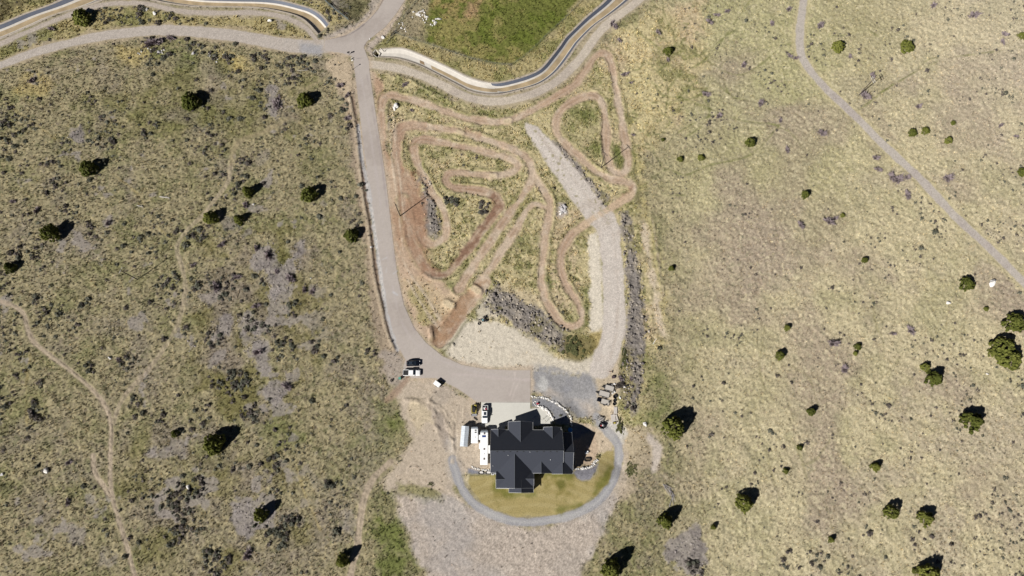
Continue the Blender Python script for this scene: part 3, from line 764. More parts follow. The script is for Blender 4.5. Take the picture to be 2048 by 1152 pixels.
for k, (x, y, z) in enumerate(V2):
    c2[k] = (A(140, 131, 94) if x < 0 else A(180, 170, 126)) * (1 + .1 * R.uniform(-1, 1))
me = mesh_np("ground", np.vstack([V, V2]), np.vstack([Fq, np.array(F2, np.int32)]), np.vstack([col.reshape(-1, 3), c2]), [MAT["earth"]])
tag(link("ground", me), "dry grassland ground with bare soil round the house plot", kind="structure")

# road, track, pad and lawn sheets cut from the same lattice, edges snapped to their outline
cand = np.full((NY, NX), 50, np.float32)
for U, L in channels:
    f = f_poly(smooth(U, 3) + smooth(L, 3)[::-1], 3)
    cand[f.sl] = np.minimum(cand[f.sl], f.d)
cand[cul.sl] = np.minimum(cand[cul.sl], cul.d)
SHEETMASK = np.full((NY, NX), 50, np.float32)
def build_sheet(name, f, off, matname):
    d = np.maximum(f.d, -(cand[f.sl] - 0.45))
    SHEETMASK[f.sl] = np.minimum(SHEETMASK[f.sl], d)
    ok = d < DX * .8
    cell = ok[:-1, :-1] & ok[:-1, 1:] & ok[1:, 1:] & ok[1:, :-1]
    neg = (d < 0); cell &= neg[:-1, :-1] | neg[:-1, 1:] | neg[1:, 1:] | neg[1:, :-1]
    gyv, gxv = np.gradient(d, DX)
    gl = np.hypot(gxv, gyv) + 1e-6
    x = WX[f.sl].copy(); y = WY[f.sl].copy()
    out = d > 0
    x[out] -= (gxv / gl * d)[out]; y[out] -= (gyv / gl * d)[out]
    z = Z[f.sl] + off
    used = np.zeros(d.shape, bool)
    used[:-1, :-1] |= cell; used[:-1, 1:] |= cell; used[1:, 1:] |= cell; used[1:, :-1] |= cell
    if not used.any(): return None
    num = np.full(d.shape, -1, np.int32); num[used] = np.arange(used.sum())
    vs = np.stack([x, y, z], -1)[used]
    fq = np.stack([num[:-1, :-1], num[:-1, 1:], num[1:, 1:], num[1:, :-1]], -1)[cell]
    me = mesh_np(name, vs, fq, col[f.sl][used], [MAT[matname]])
    return tag(link(name, me), kind="structure")
SHEET_LABELS = {"dirt_track": "reddish brown winding dirt bike track", "paved_road": "pale asphalt road junction and driveway", "concrete_pad": "pale concrete parking pad before the house",
  "lawn": "yellow-green lawn curving round the house", "loop_drive": "grey gravel loop drive round the lawn", "gravel_drive": "broad pale gravel drive down the plot",
  "gravel_road": "pale gravel road through the dry grass", "service_road": "gravel service road along the channel", "field_path": "worn two-wheel path through the grass"}
for k, (nm, f, off, mn) in enumerate(sheets):
    o = build_sheet(nm, f, off + .004 * (k % 3), mn)
    if o is not None: o["label"] = SHEET_LABELS[nm]

# ------------------------------------------------------------------ mesh builder for made things
class MB:
    def __init__(s): s.v, s.f, s.m = [], [], []
    def add(s, vs, fs, mi=0):
        o = len(s.v); s.v += [tuple(p) for p in vs]
        s.f += [tuple(o + i for i in q) for q in fs]; s.m += [mi] * len(fs)
        return s
    def box(s, c, d, rz=0.0, mi=0, taper=(1, 1)):
        x, y, z = c; a, b, h = d[0] / 2, d[1] / 2, d[2] / 2
        ca, sa = math.cos(rz), math.sin(rz)
        vs = []
        for k, zz in ((0, -h), (1, h)):
            tx, ty = (1, 1) if k == 0 else taper
            for px, py in ((-a * tx, -b * ty), (a * tx, -b * ty), (a * tx, b * ty), (-a * tx, b * ty)):
                vs.append((x + px * ca - py * sa, y + px * sa + py * ca, z + zz))
        return s.add(vs, [(3, 2, 1, 0), (4, 5, 6, 7), (0, 1, 5, 4), (1, 2, 6, 5), (2, 3, 7, 6), (3, 0, 4, 7)], mi)
    def cyl(s, p0, p1, r0, r1=None, n=10, mi=0):
        r1 = r0 if r1 is None else r1
        a, b = Vector(p0), Vector(p1); ax = (b - a).normalized()
        u = ax.orthogonal().normalized(); w = ax.cross(u)
        vs = []
        for q, r in ((a, r0), (b, r1)):
            for k in range(n):
                t = 2 * PI * k / n
                vs.append(q + (u * math.cos(t) + w * math.sin(t)) * r)
        fs = [(k, (k + 1) % n, n + (k + 1) % n, n + k) for k in range(n)] + [tuple(range(n))[::-1], tuple(range(n, 2 * n))]
        return s.add(vs, fs, mi)
    def loft(s, rings, mi=0, cap=True):
        n = len(rings[0]); vs = [p for r in rings for p in r]; fs = []
        for i in range(len(rings) - 1):
            for k in range(n):
                fs.append((i * n + k, i * n + (k + 1) % n, (i + 1) * n + (k + 1) % n, (i + 1) * n + k))
        if cap: fs += [tuple(range(n))[::-1], tuple(range((len(rings) - 1) * n, len(rings) * n))]
        return s.add(vs, fs, mi)
    def build(s, name, mats, parent=None, smooth_=False, bevel=0.0):
        me = bpy.data.meshes.new(name); me.from_pydata(s.v, [], s.f)
        mats = mats if isinstance(mats, (list, tuple)) else [mats]
        for m in mats: me.materials.append(m)
        me.polygons.foreach_set("material_index", s.m)
        bm = bmesh.new(); bm.from_mesh(me)
        bmesh.ops.recalc_face_normals(bm, faces=bm.faces)
        if bevel: bmesh.ops.bevel(bm, geom=list(bm.edges), offset=bevel, segments=2, affect='EDGES', clamp_overlap=True)
        bm.to_mesh(me); bm.free()
        if smooth_: me.polygons.foreach_set("use_smooth", [True] * len(me.polygons))
        me.update()
        return link(name, me, parent)

def empty(name, x, y, z, rz=0.0):
    o = bpy.data.objects.new(name, None); o.empty_display_size = .3
    o.location = (x, y, z); o.rotation_euler = (0, 0, rz); C.objects.link(o)
    return o

def copy_tree(o, loc, rz=0.0, scale=None):
    r = o.copy(); C.objects.link(r); r.location = loc; r.rotation_euler = (0, 0, rz)
    if scale is not None: r.scale = scale
    for ch in o.children:
        c = ch.copy(); C.objects.link(c); c.parent = r
        for g in ch.children:
            d = g.copy(); C.objects.link(d); d.parent = c
    return r

# ------------------------------------------------------------------ lined channels
M_LINER = mat("channel_liner", tuple(A(98, 103, 116)), .6, var=.12, scale=1.5)
M_CHCON = mat("channel_concrete", tuple(A(218, 211, 200)), .9, var=.08, scale=.8)
M_MUD = mat("channel_mud", tuple(A(176, 156, 124)), .8, var=.22, scale=.35)
M_LIP = mat("channel_lip", tuple(A(182, 170, 154)), 1, var=.2, scale=1.2)
M_SILT = mat("wet_silt", tuple(A(150, 128, 100)), .5, var=.15, scale=.6)
def resample(w, n):
    w = np.array(smooth(w, 8)); d = np.r_[0, np.cumsum(np.hypot(*np.diff(w, axis=0).T))]
    t = np.linspace(0, d[-1], n)
    return np.stack([np.interp(t, d, w[:, 0]), np.interp(t, d, w[:, 1])], -1)
PROF_L = [(-.14, .05, 3), (0, .02, 3), (.20, -.85, 0), (.235, -.95, 1), (.31, -1.25, 1), (.36, -1.3, 2), (.70, -1.3, 2), (.71, -1.22, 1), (.755, -1.18, 1), (.765, -1.15, 0), (.985, .04, 0), (1.0, .06, 3), (1.14, .05, 3)]
PROF_C = [(-.08, .05, 3), (0, .05, 1), (.10, .05, 1), (.14, -.1, 1), (.42, -.5, 1), (.46, -.52, 1), (.50, -.52, 2), (.74, -.52, 2), (.78, -.5, 1), (.86, -.36, 1), (.93, -.15, 3), (1.0, .04, 3), (1.1, .05, 3)]
def channel(U, L, label, split=None, end=None):
    n = 120
    a, b = resample(PP(U), n), resample(PP(L), n)
    mb = MB()
    rows = []
    for i in range(n):
        k = 0.0 if split is None else float(1 - ss(split - .03, split + .03, i / n))
        row = []
        for q in range(len(PROF_L)):
            t = PROF_L[q][0] * (1 - k) + PROF_C[q][0] * k; z = PROF_L[q][1] * (1 - k) + PROF_C[q][1] * k
            p = a[i] + (b[i] - a[i]) * t
            row.append((p[0], p[1], float(hm(p[0], 0)) + z))
        rows.append(row)
    m = len(PROF_L)
    for i in range(n - 1):
        for q in range(m - 1):
            con = split is not None and i / n < split
            mi = (PROF_C if con else PROF_L)[q + 1][2] if q + 1 < m - 1 else 3
            if q == 0: mi = 3
            if con and i / n < .17 and mi == 2: mi = 1
            mb.add([rows[i][q], rows[i][q + 1], rows[i + 1][q + 1], rows[i + 1][q]], [(0, 1, 2, 3)], mi)
    for i in ([0] if end is None else end):   # end wall
        r = rows[i]
        mb.add(r[1:-1] + [(r[-2][0], r[-2][1], -2), (r[1][0], r[1][1], -2)], [tuple(range(len(r)))], 1)
    o = mb.build("channel", [M_LINER, M_CHCON, M_MUD, M_LIP])
    me = o.data; bm = bmesh.new(); bm.from_mesh(me); bmesh.ops.remove_doubles(bm, verts=bm.verts, dist=.0005); bm.to_mesh(me); bm.free()
    return tag(o, label, kind="structure"), a, b
ch_main, ca_, cb_ = channel(CHR_U, CHR_L, "lined irrigation channel curving past the green field", split=.40)
channel(CHL1_U, CHL1_L, "lined irrigation channel in the far top left corner", end=[])
channel(CHL2_U, CHL2_L, "lined irrigation channel ending beside the road junction", end=[119])
# slabs of silt lying on the concrete floor
mb = MB()
for i, w0, w1 in ((7, .40, .56), (9, .42, .66), (12, .42, .70), (13, .44, .72), (16, .46, .74), (17, .46, .74)):
    p = [ca_[i] + (cb_[i] - ca_[i]) * w0, ca_[i] + (cb_[i] - ca_[i]) * w1, ca_[i + 1] + (cb_[i + 1] - ca_[i + 1]) * w1, ca_[i + 1] + (cb_[i + 1] - ca_[i + 1]) * w0]
    mb.add([(q[0], q[1], z) for z in (-.44, -.6) for q in p], [(0, 1, 2, 3), (0, 4, 5, 1), (1, 5, 6, 2), (2, 6, 7, 3), (3, 7, 4, 0)])

tag(mb.build("silt", M_SILT), "brown silt patches lying on the white channel floor", kind="stuff")
# ------------------------------------------------------------------ grass tufts: one mass nobody could count
def lat_ix(x, y):
    i = np.clip(np.round((x - X0) / DX).astype(int), 0, NX - 1); j = np.clip(np.round((y - Y0) / DX).astype(int), 0, NY - 1)
    return j, i
def tufts(name, label, n, dens, rad, hei, tint, seed, blades=5, lean=.5):
    g = np.random.default_rng(seed)
    x = g.uniform(X0 + 2, X1 - 2, n); y = g.uniform(Y0 + 2, Y1 - 2, n)
    j, i = lat_ix(x, y)
    keep = g.uniform(0, 1, n) < dens[j, i]
    x, y, j, i = x[keep], y[keep], j[keep], i[keep]
    n = len(x)
    z = hm(x, 0) + hgt[j, i] - .03
    s = g.uniform(.6, 1.35, n) ** 1.3 * (1 - .25 * RIGHT[j, i])
    r = rad * s; h = hei * s * g.uniform(.7, 1.3, n)
    a0 = g.uniform(0, 2 * PI, n)
    la = g.uniform(0, 2 * PI, n); lx = np.cos(la) * lean * r; ly = np.sin(la) * lean * r
    vs = np.empty((n, blades * 3, 3), np.float32)
    for b in range(blades):        # every blade clump: two base points, one tip leaning out
        t = a0 + 2 * PI * b / blades + g.uniform(-.5, .5, n)
        rr = r * g.uniform(.5, 1.15, n)
        hw = .42 * r
        ct, st = np.cos(t), np.sin(t)
        vs[:, 3 * b, 0] = x - st * hw; vs[:, 3 * b, 1] = y + ct * hw; vs[:, 3 * b, 2] = z + .02
        vs[:, 3 * b + 1, 0] = x + st * hw; vs[:, 3 * b + 1, 1] = y - ct * hw; vs[:, 3 * b + 1, 2] = z + .02
        vs[:, 3 * b + 2, 0] = x + ct * rr + lx; vs[:, 3 * b + 2, 1] = y + st * rr + ly; vs[:, 3 * b + 2, 2] = z + h * g.uniform(.6, 1.1, n)
    c = col[j, i].astype(np.float32)
    c = c * tint(g, n, x, y, j, i)
    cc = np.repeat(c[:, None, :], blades * 3, 1) * g.uniform(.85, 1.15, (n, blades * 3, 1)).astype(np.float32)
    f = np.arange(n * blades * 3, dtype=np.int32).reshape(-1, 3)
    me = mesh_np(name, vs.reshape(-1, 3), f, np.clip(cc.reshape(-1, 3), .01, .85), [MAT_LEAF], loops=3)
    return tag(link(name, me), label, kind="stuff")

MAT_LEAF = earth_mat("dry_blades", .05, 3.0, 0, 1.0, .05)
away = ss(.3, .9, SHEETMASK) * ss(.2, 1.0, cand)
D1 = veg * away * (.55 + .45 * ss(-.3, .4, n_d)) * (1 - gold * .5)
def tint1(g, n, x, y, j, i):
    v = g.choice([.5, .85, 1.2, 1.6], n, p=[.22, .28, .28, .22]) * g.uniform(.9, 1.1, n)
    w = g.uniform(-.07, .07, n)
    return np.stack([v * (1 + w), v, v * (1 - 1.2 * w)], -1).astype(np.float32)
tufts("dry_grass", "short dry bunch grass covering the open fields", 330000, D1, .27, .36, tint1, 21)
D2 = np.clip(gold * veg, 0, 1) * away * ss(-.4, .3, n_d + .4 * n_a)
D2 += .22 * ss(.15, .6, n_b + .5 * n_d) * veg * away * (RIGHT * .8 + .25)
def tint2(g, n, x, y, j, i):
    v = g.uniform(.95, 1.5, n)
    return np.stack([v * 1.03, v * 1.0, v * .93], -1).astype(np.float32)
tufts("tall_pale_grass", "taller pale grass clumps in the plot and the verges", 240000, np.clip(D2, 0, 1), .36, .5, tint2, 22, blades=5, lean=.9)

# ------------------------------------------------------------------ junipers
def leaf_cloud(g, n, size, prof, lobes=.2, inner=.55, sub=0):
    """leaf clumps through the volume of a unit crown (radius 1, height 1), gathered on boughs when sub > 0"""
    vs, fs = [], []
    ph = g.uniform(0, 2 * PI, 6); am = g.uniform(.4, 1, 6)
    def spot():
        z = g.beta(1.3, 1.3) * .97 + .02
        t = g.uniform(0, 2 * PI)
        lob = 1 + lobes * (am[0] * math.sin(3 * t + ph[0] + 3 * z) + am[1] * math.sin(5 * t + ph[1] - 6 * z) + .6 * am[2] * math.sin(9 * t + ph[2] + 11 * z)) / 1.6
        rr = prof(z) * lob * (1 - (1 - inner) * g.uniform(0, 1) ** 2.2)
        return rr * math.cos(t), rr * math.sin(t), z
    hubs = [spot() for _ in range(sub)]
    for k in range(n):
        if sub:
            h = hubs[g.integers(0, sub)]; d = g.normal(0, 1, 3); d /= np.linalg.norm(d); q = g.uniform(.3, 1) * .14
            c = Vector((h[0] + d[0] * q, h[1] + d[1] * q, min(1.02, max(.02, h[2] + d[2] * q * .7))))
            nrm = Vector(d) * .8 + Vector((h[0] * .4, h[1] * .4, .5)) + Vector(g.uniform(-.4, .4, 3))
        else:
            c = Vector(spot())
            nrm = Vector((c.x * .8, c.y * .8, .7 + g.uniform(-.5, .6))) + Vector(g.uniform(-.6, .6, 3))
        nrm.normalize()
        u = nrm.orthogonal().normalized(); w = nrm.cross(u)
        s = size * g.uniform(.6, 1.35)
        o = len(vs)
        a = g.uniform(0, 2 * PI)
        m = 5
        for q in range(m):
            b = a + 2 * PI * q / m
            rad = s * g.uniform(.5, 1.25)
            p = c + (u * math.cos(b) + w * math.sin(b)) * rad - nrm * (s * .25 * g.uniform(0, 1))
            vs.append((p.x, p.y, max(.0, p.z)))
        fs.append(tuple(range(o, o + m)))
    return vs, fs
def foliage_mat(name, dark, light, rough=.8):
    m = bpy.data.materials.new(name); t, n, l, b = nodes(m)
    oi = n.new("ShaderNodeObjectInfo"); geo = n.new("ShaderNodeTexCoord")
    no = n.new("ShaderNodeTexNoise"); no.inputs["Scale"].default_value = 5; no.inputs["Detail"].default_value = 3
    l.new(geo.outputs["Object"], no.inputs["Vector"])
    ad = n.new("ShaderNodeMath"); ad.operation = 'ADD'; ad.inputs[1].default_value = 0
    mu = n.new("ShaderNodeMath"); mu.operation = 'MULTIPLY_ADD'; mu.inputs[1].default_value = .35; mu.inputs[2].default_value = -.17
    l.new(oi.outputs["Random"], mu.inputs[0]); l.new(no.outputs["Fac"], ad.inputs[0]); l.new(mu.outputs[0], ad.inputs[1])
    cr = n.new("ShaderNodeValToRGB"); cr.color_ramp.elements[0].position = .32; cr.color_ramp.elements[1].position = .68
    cr.color_ramp.elements[0].color = (*dark, 1); cr.color_ramp.elements[1].color = (*light, 1)
    l.new(ad.outputs[0], cr.inputs[0]); l.new(cr.outputs[0], b.inputs["Base Color"])
    b.inputs["Roughness"].default_value = rough; b.inputs["Specular IOR Level"].default_value = .15
    return m
M_JUN = foliage_mat("juniper_foliage", (.065, .076, .014), (.155, .162, .036))
M_BARK = mat("bark", (.12, .085, .06), .95, var=.3, scale=9, bump=.5)
M_SAGE = foliage_mat("sagebrush_leaves", (.062, .064, .046), (.125, .125, .095))
M_SAGED = foliage_mat("dark_brush_leaves", (.05, .043, .036), (.115, .098, .086))
M_TWIG = mat("purple_grey_twigs", (.27, .22, .225), .95, var=.25, scale=12)
M_GREENB = foliage_mat("green_bush_leaves", (.06, .066, .026), (.145, .14, .06))

def trunk_mb(h=.9, r=.09, limbs=7, g=None):
    mb = MB()
    pts = [(0, 0, -.08, r * 1.3), (.02, .01, h * .3, r), (-.02, .03, h * .6, r * .6), (.0, .0, h * .92, r * .2)]
    for a, b in zip(pts, pts[1:]): mb.cyl(a[:3], b[:3], a[3], b[3], 7)
    for k in range(limbs):
        z = h * (.15 + .65 * k / limbs); t = 2.4 * k
        L = .55 * (1 - .6 * k / limbs)
        mb.cyl((0, 0, z), (math.cos(t) * L, math.sin(t) * L, z + .14), r * .4, r * .08, 5)
    return mb
crowns = []
profs = [lambda z: (1 - abs(z - .3) ** 1.7 * (2.0 if z > .3 else 2.4)) * .98 if z < .86 else .9 * math.sqrt(max(0, 1 - z)) * .8,
         lambda z: max(.05, math.sin(PI * min(.98, .2 + .78 * z)) ** .55 * (1 - .35 * z)),
         lambda z: max(.04, (1 - z) ** .62 * min(1, .75 + 2 * z)),
         lambda z: max(.05, math.sqrt(max(0, 1 - (z * 2 - .85) ** 2 * .72)) * (1 - .12 * z))]
for k in range(5):
    g = np.random.default_rng(100 + k)
    pr = profs[k % 4]
    vs, fs = leaf_cloud(g, 2600, .085, pr, lobes=.18 + .06 * (k % 3), sub=150 + 25 * (k % 3))
    me = bpy.data.meshes.new("crown"); me.from_pydata(vs, [], fs); me.materials.append(M_JUN); me.update()
    crowns.append(me)
tm = trunk_mb().build("trunk", M_BARK); TRUNK = tm.data; bpy.data.objects.remove(tm)

LAND = [("the field-road power pole", 1718, 189), ("the red-dirt power pole", 800, 431), ("the track-bend power pole", 1208, 337), ("the left-field power pole", 275, 559),
        ("the house", 1065, 905), ("the road junction", 700, 90), ("the huge juniper by the house", 1348, 862), ("the track's top bend", 1200, 105),
        ("the twin right-edge junipers", 2016, 705), ("the field-road white boulder", 1983, 567), ("the path fork", 222, 850), ("the driveway pickup", 825, 745),
        ("the biggest stony patch", 555, 540), ("the lower left corner", 0, 1152), ("the lower right corner", 2048, 1152), ("the upper right corner", 2048, 0), ("the left sage thicket", 482, 760)]
def auto_labels(items, desc, what):
    """items: [(u, v, obj, adjective)]; names each by its rank among its kind around the nearest landmark"""
    cell = {}
    for u, v, o, adj in items:
        L = min(LAND, key=lambda q: math.hypot(q[1] - u, q[2] - v))
        du, dv2 = u - L[1], v - L[2]
        d = ("left of" if du < 0 else "right of") if abs(du) > abs(dv2) else ("above" if dv2 < 0 else "below")
        cell.setdefault((L[0], d), []).append((math.hypot(du, dv2), o, adj))
    ordn = ["closest", "second closest", "third closest", "fourth closest", "fifth closest", "sixth closest", "seventh closest", "eighth closest", "ninth closest", "tenth closest", "eleventh closest", "twelfth closest"]
    for (L, d), lst in cell.items():
        lst.sort(key=lambda q: q[0])
        for k, (_, o, adj) in enumerate(lst):
            o["label"] = f"{adj} {desc}, {'only' if len(lst) == 1 else ordn[min(k, 11)]} {what} {d} {L}"

# u, v of the crown in the photograph, its radius there, height over radius
JUN = [(160,33,17,1.6),(380,201,18,1.6),(608,198,16,1.7),(176,337,15,1.8),(494,382,11,2.6),(617,387,16,1.8),(420,434,14,2.0),(476,438,11,2.2),(99,467,17,1.9),(18,535,11,2.0),(702,470,14,1.9),
  (425,887,21,2.1),(519,1030,15,2.4),(684,1122,14,2.6),(349,867,8,1.8),(1677,91,12,1.7),(1815,92,14,1.2),(2045,70,9,1.5),(1825,265,8,1.5),(1852,261,8,1.6),(1907,245,5,1.5),(1898,280,8,1.6),
  (1611,388,9,1.8),(1730,520,6,2.0),(1935,568,14,1.6),(2046,343,9,1.6),(1686,430,5,1.4),(1575,655,7,2.0),(1560,711,9,2.1),(1716,693,7,1.8),(1711,707,5,1.8),(1852,734,9,1.9),(1869,757,17,2.0),(1972,618,5,1.6),
  (2030,645,20,1.6),(2009,692,21,1.7),(2021,718,22,1.6),(1985,706,9,1.8),(1623,823,8,2.2),(1946,843,20,2.0),(1600,895,6,1.7),(1572,942,6,1.8),(1753,934,10,2.1),(1783,1024,14,2.1),(1853,1037,15,2.1),(1663,1080,7,2.3),
  (1860,1147,19,2.1),(1337,101,10,1.6),(1501,284,10,1.6),(1361,317,6,1.6),(1402,315,7,1.5),(1343,536,6,1.9),(1326,279,4,1.6),(1348,856,21,2.2),(1332,1043,16,2.5),(1490,1006,17,2.2),(1224,1138,21,2.4),(1427,1054,6,2.2),(1830,1142,6,1.5)]
items = []; JROOTS = []
for k, (u, v, r, hr) in enumerate(JUN):
    rm = r * px_m(u, v) * 1.02; h = rm * hr
    x, y = P(u, v, h * .42)[:2]
    o = empty("juniper_tree", x, y, gz(x, y) - .05, R.uniform(0, 6.3))
    o["category"] = "tree"; o["group"] = "junipers scattered over the fields"
    c = link("crown", crowns[k % 5 if hr < 2.3 else 2], o); c.scale = (rm, rm * R.uniform(.9, 1.05), h)
    t = link("trunk", TRUNK, o); t.scale = (rm * .6, rm * .6, h * .85)
    JROOTS.append((x, y, rm))
    items.append((u, v, o, "big dark green" if r > 16 else "small bright green" if r < 9 else "medium green"))
auto_labels(items, "juniper", "juniper")

# ------------------------------------------------------------------ leafless purple-grey shrubs
def twig_bush(g, n):
    vs, fs = [], []
    for k in range(n):
        t = g.uniform(0, 2 * PI); e = math.asin(g.uniform(.1, 1)); L = g.uniform(.5, 1.0) * (1 + .3 * math.sin(2 * t + n) + .2 * math.sin(5 * t))
        d = Vector((math.cos(t) * math.cos(e), math.sin(t) * math.cos(e), math.sin(e)))
        s = d.orthogonal().normalized(); s.rotate(Matrix.Rotation(g.uniform(0, 6.28), 3, d))
        b = d * g.uniform(0, .35); m = d * L * .65; e2 = d * L + Vector(g.uniform(-.12, .12, 3)); w = g.uniform(.02, .055)
        o = len(vs)
        vs += [b - s * w * .5, b + s * w * .5, m + s * w * 1.5, e2, m - s * w * 1.5]
        fs.append((o, o + 1, o + 2, o + 3, o + 4))
    return [tuple(v) for v in vs], fs
twigs = []
for k in range(4):
    vs, fs = twig_bush(np.random.default_rng(300 + k), 190)
    me = bpy.data.meshes.new("twigs"); me.from_pydata(vs, [], fs); me.materials.append(M_TWIG); me.update(); twigs.append(me)
BARE = [(1420,43,9),(1434,29,8),(1455,22,7),(1545,46,8),(1316,64,7),(1239,80,7),(1336,119,6),(1488,129,9),(1250,148,10),(1413,187,10),(1522,205,10),(1439,230,10),(1561,240,7),(1580,111,8),(1593,115,8),(1231,52,9),(1224,46,8),(1578,18,8),
  (1642,49,11),(1746,150,10),(1731,190,13),(1646,265,12),(1951,28,14),(2011,67,10),(2006,83,8),(1868,10,9),(2003,250,8),(2033,272,7),(1838,212,9),(1701,112,7),(1575,299,9),(1753,315,10),(1758,338,9),(1785,352,13),(1798,358,14),(1815,354,10),
  (1816,390,12),(1898,355,14),(1660,442,13),(1671,436,9),(1603,450,10),(1668,686,14),(1823,661,12),(1690,738,12),(1787,667,8),(307,83,15),(296,86,13),(318,82,13),(340,75,10),(62,160,9),(102,57,9),(552,208,15),(556,196,9),(535,509,13),(580,556,13),(553,543,8),(431,574,13),(473,553,11),
  (512,611,11),(512,496,9),(442,489,10),(608,580,9),(624,582,9),(515,704,13),(574,773,12),(493,1110,15),(236,720,8),(25,402,8),(72,420,9),(215,446,8),(385,530,9),(490,410,10),(135,1005,9),(137,925,9),(810,168,8),(823,220,6),(1262,165,5),(1266,270,5),(680,170,9),(695,235,10),(694,190,8),(1242,757,8),(1262,758,6)]
items = []
for k, (u, v, r) in enumerate(BARE):
    rm = r * px_m(u, v)
    h = rm * R.uniform(.7, 1.0)
    x, y = P(u, v, h * .4)[:2]
    o = empty("bare_shrub", x, y, gz(x, y), R.uniform(0, 6.3)); o["category"] = "shrub"; o["group"] = "leafless shrubs in the fields"
    t = link("twigs", twigs[k % 4], o); t.scale = (rm, rm * R.uniform(.75, 1), h)
    items.append((u, v, o, "large" if r > 12 else "small" if r < 8 else "mid-sized"))
auto_labels(items, "leafless purplish shrub", "such shrub")

# ------------------------------------------------------------------ sagebrush
def sage_cloud(g, n, size):
    return leaf_cloud(g, n, size, lambda z: max(.1, math.sqrt(max(0, 1 - z * z))) * 1.0, lobes=.35, inner=.35)
sages = []
for k in range(6):
    vs, fs = sage_cloud(np.random.default_rng(400 + k), 60, .26)
    for mt in (M_SAGE, M_SAGED):
        me = bpy.data.meshes.new("sagebrush"); me.from_pydata(vs, [], fs); me.materials.append(mt); me.update(); sages.append(me)
g = np.random.default_rng(55)
cl = fbm(9, 61, 4) + .6 * fbm(30, 62, 3)
dens = np.clip(.06 + 1.35 * ss(.15, .85, cl), 0, 1.3) * veg * away
dens *= np.where(WX < xl, 1.5, np.where(RIGHT > .5, .95, .08))
dens[GREEN.sl] *= ss(-.5, 1, GREEN.d)
cand_n = 60000
xs = g.uniform(X0 + 3, X1 - 3, cand_n); ys = g.uniform(Y0 + 3, Y1 - 3, cand_n)
j, i = lat_ix(xs, ys)
kp = g.uniform(0, 1, cand_n) < dens[j, i] * .42
xs, ys = xs[kp], ys[kp]
rr = np.where(xs < xl, g.gamma(6, .085, len(xs)), g.gamma(6, .062, len(xs))).clip(.2, 1.25)
extra = []
def cluster(u, v, ru, n, rmin=.5, rmax=.95):
    for _ in range(n):
        t, q = R.uniform(0, 6.28), ru * math.sqrt(R.random())
        x, y = P(u + q * math.cos(t), v + q * math.sin(t)); extra.append((x, y, R.uniform(rmin, rmax)))
for c in ((482,762,20,30),(470,560,22,10),(500,640,26,12),(540,660,20,10),(430,680,24,12),(560,700,20,8),(590,620,18,8),(520,560,16,6),(440,760,26,12),(400,830,26,10),(540,930,20,10),(350,1080,26,10),(462,748,10,10),(555,1075,24,26),(575,1040,14,14),(590,1042,12,10),(430,1120,30,26),(500,830,20,14),(1385,1125,16,10),(1390,1140,14,8),(450,590,14,8),(300,255,24,14),(380,975,28,24),(360,1010,24,18),
          (905,403,10,12),(965,415,13,16),(400,100,10,8),(430,108,12,10),(460,112,14,12),(520,118,20,18),(580,122,20,16),(620,128,22,12),(380,88,12,8),(890,402,7,8),(650,160,10,8),(690,215,9,9),(698,255,7,7),(575,690,16,8),(640,700,18,6),
          (85,770,10,5),(150,660,14,6),(180,735,12,6),(170,605,12,8),(1840,1075,30,6),(1580,1120,24,7),(1640,1130,24,6),(1240,770,6,5),(1260,812,10,6),(740,705,12,6)):
    cluster(*c)
AX = np.r_[xs, [e[0] for e in extra]]; AY = np.r_[ys, [e[1] for e in extra]]; AR = np.r_[rr, [e[2] for e in extra]]
# keep clear of roads and buildings
j, i = lat_ix(AX, AY); okm = (SHEETMASK[j, i] > .6) & (cand[j, i] > 1)
AX, AY, AR = AX[okm], AY[okm], AR[okm]
def to_px(x, y, z):
    ct, st = math.cos(TILT), math.sin(TILT)
    dz = z - H; a = y * ct + dz * st; b = -y * st + dz * ct
    return 1024 + F * x / -b, 576 - F * a / -b
u_, v_ = to_px(AX, AY, hm(AX, 0)); inview = (u_ > 6) & (u_ < 2042) & (v_ > 6) & (v_ < 1146)
order = np.argsort(-(AR * inview))
big = order[:300]; rest = order[300:]
DARKSH = g.uniform(0, 1, len(AX)) < np.where(AX < xl, .45, .6)
for k in big:
    x, y, r = AX[k], AY[k], AR[k]
    o = link("sagebrush", sages[2 * R.randrange(6) + (1 if DARKSH[k] else 0)])
    o.location = (x, y, gz(x, y) - .03); o.rotation_euler = (0, 0, R.uniform(0, 6.28)); o.scale = (r, r * R.uniform(.8, 1.1), r * R.uniform(.8, 1.1))
    side = "left" if x < xl else "right" if x > P(1300, 500)[0] else "mid"
    hue = "dark brownish" if DARKSH[k] else "grey-green"
    where = {"left": "dry grass field left of the driveway", "right": "pale grass field right of the gravel drive", "mid": "grassy plot with the dirt track"}[side]
    tag(o, f"{hue} sagebrush shrub in the {where}", "shrub", f"{hue} sagebrush in the {where}")
SV, SF, SM = [], [], []
base = [np.array([v.co[:] for v in m.vertices], np.float32) for m in sages[::2]]
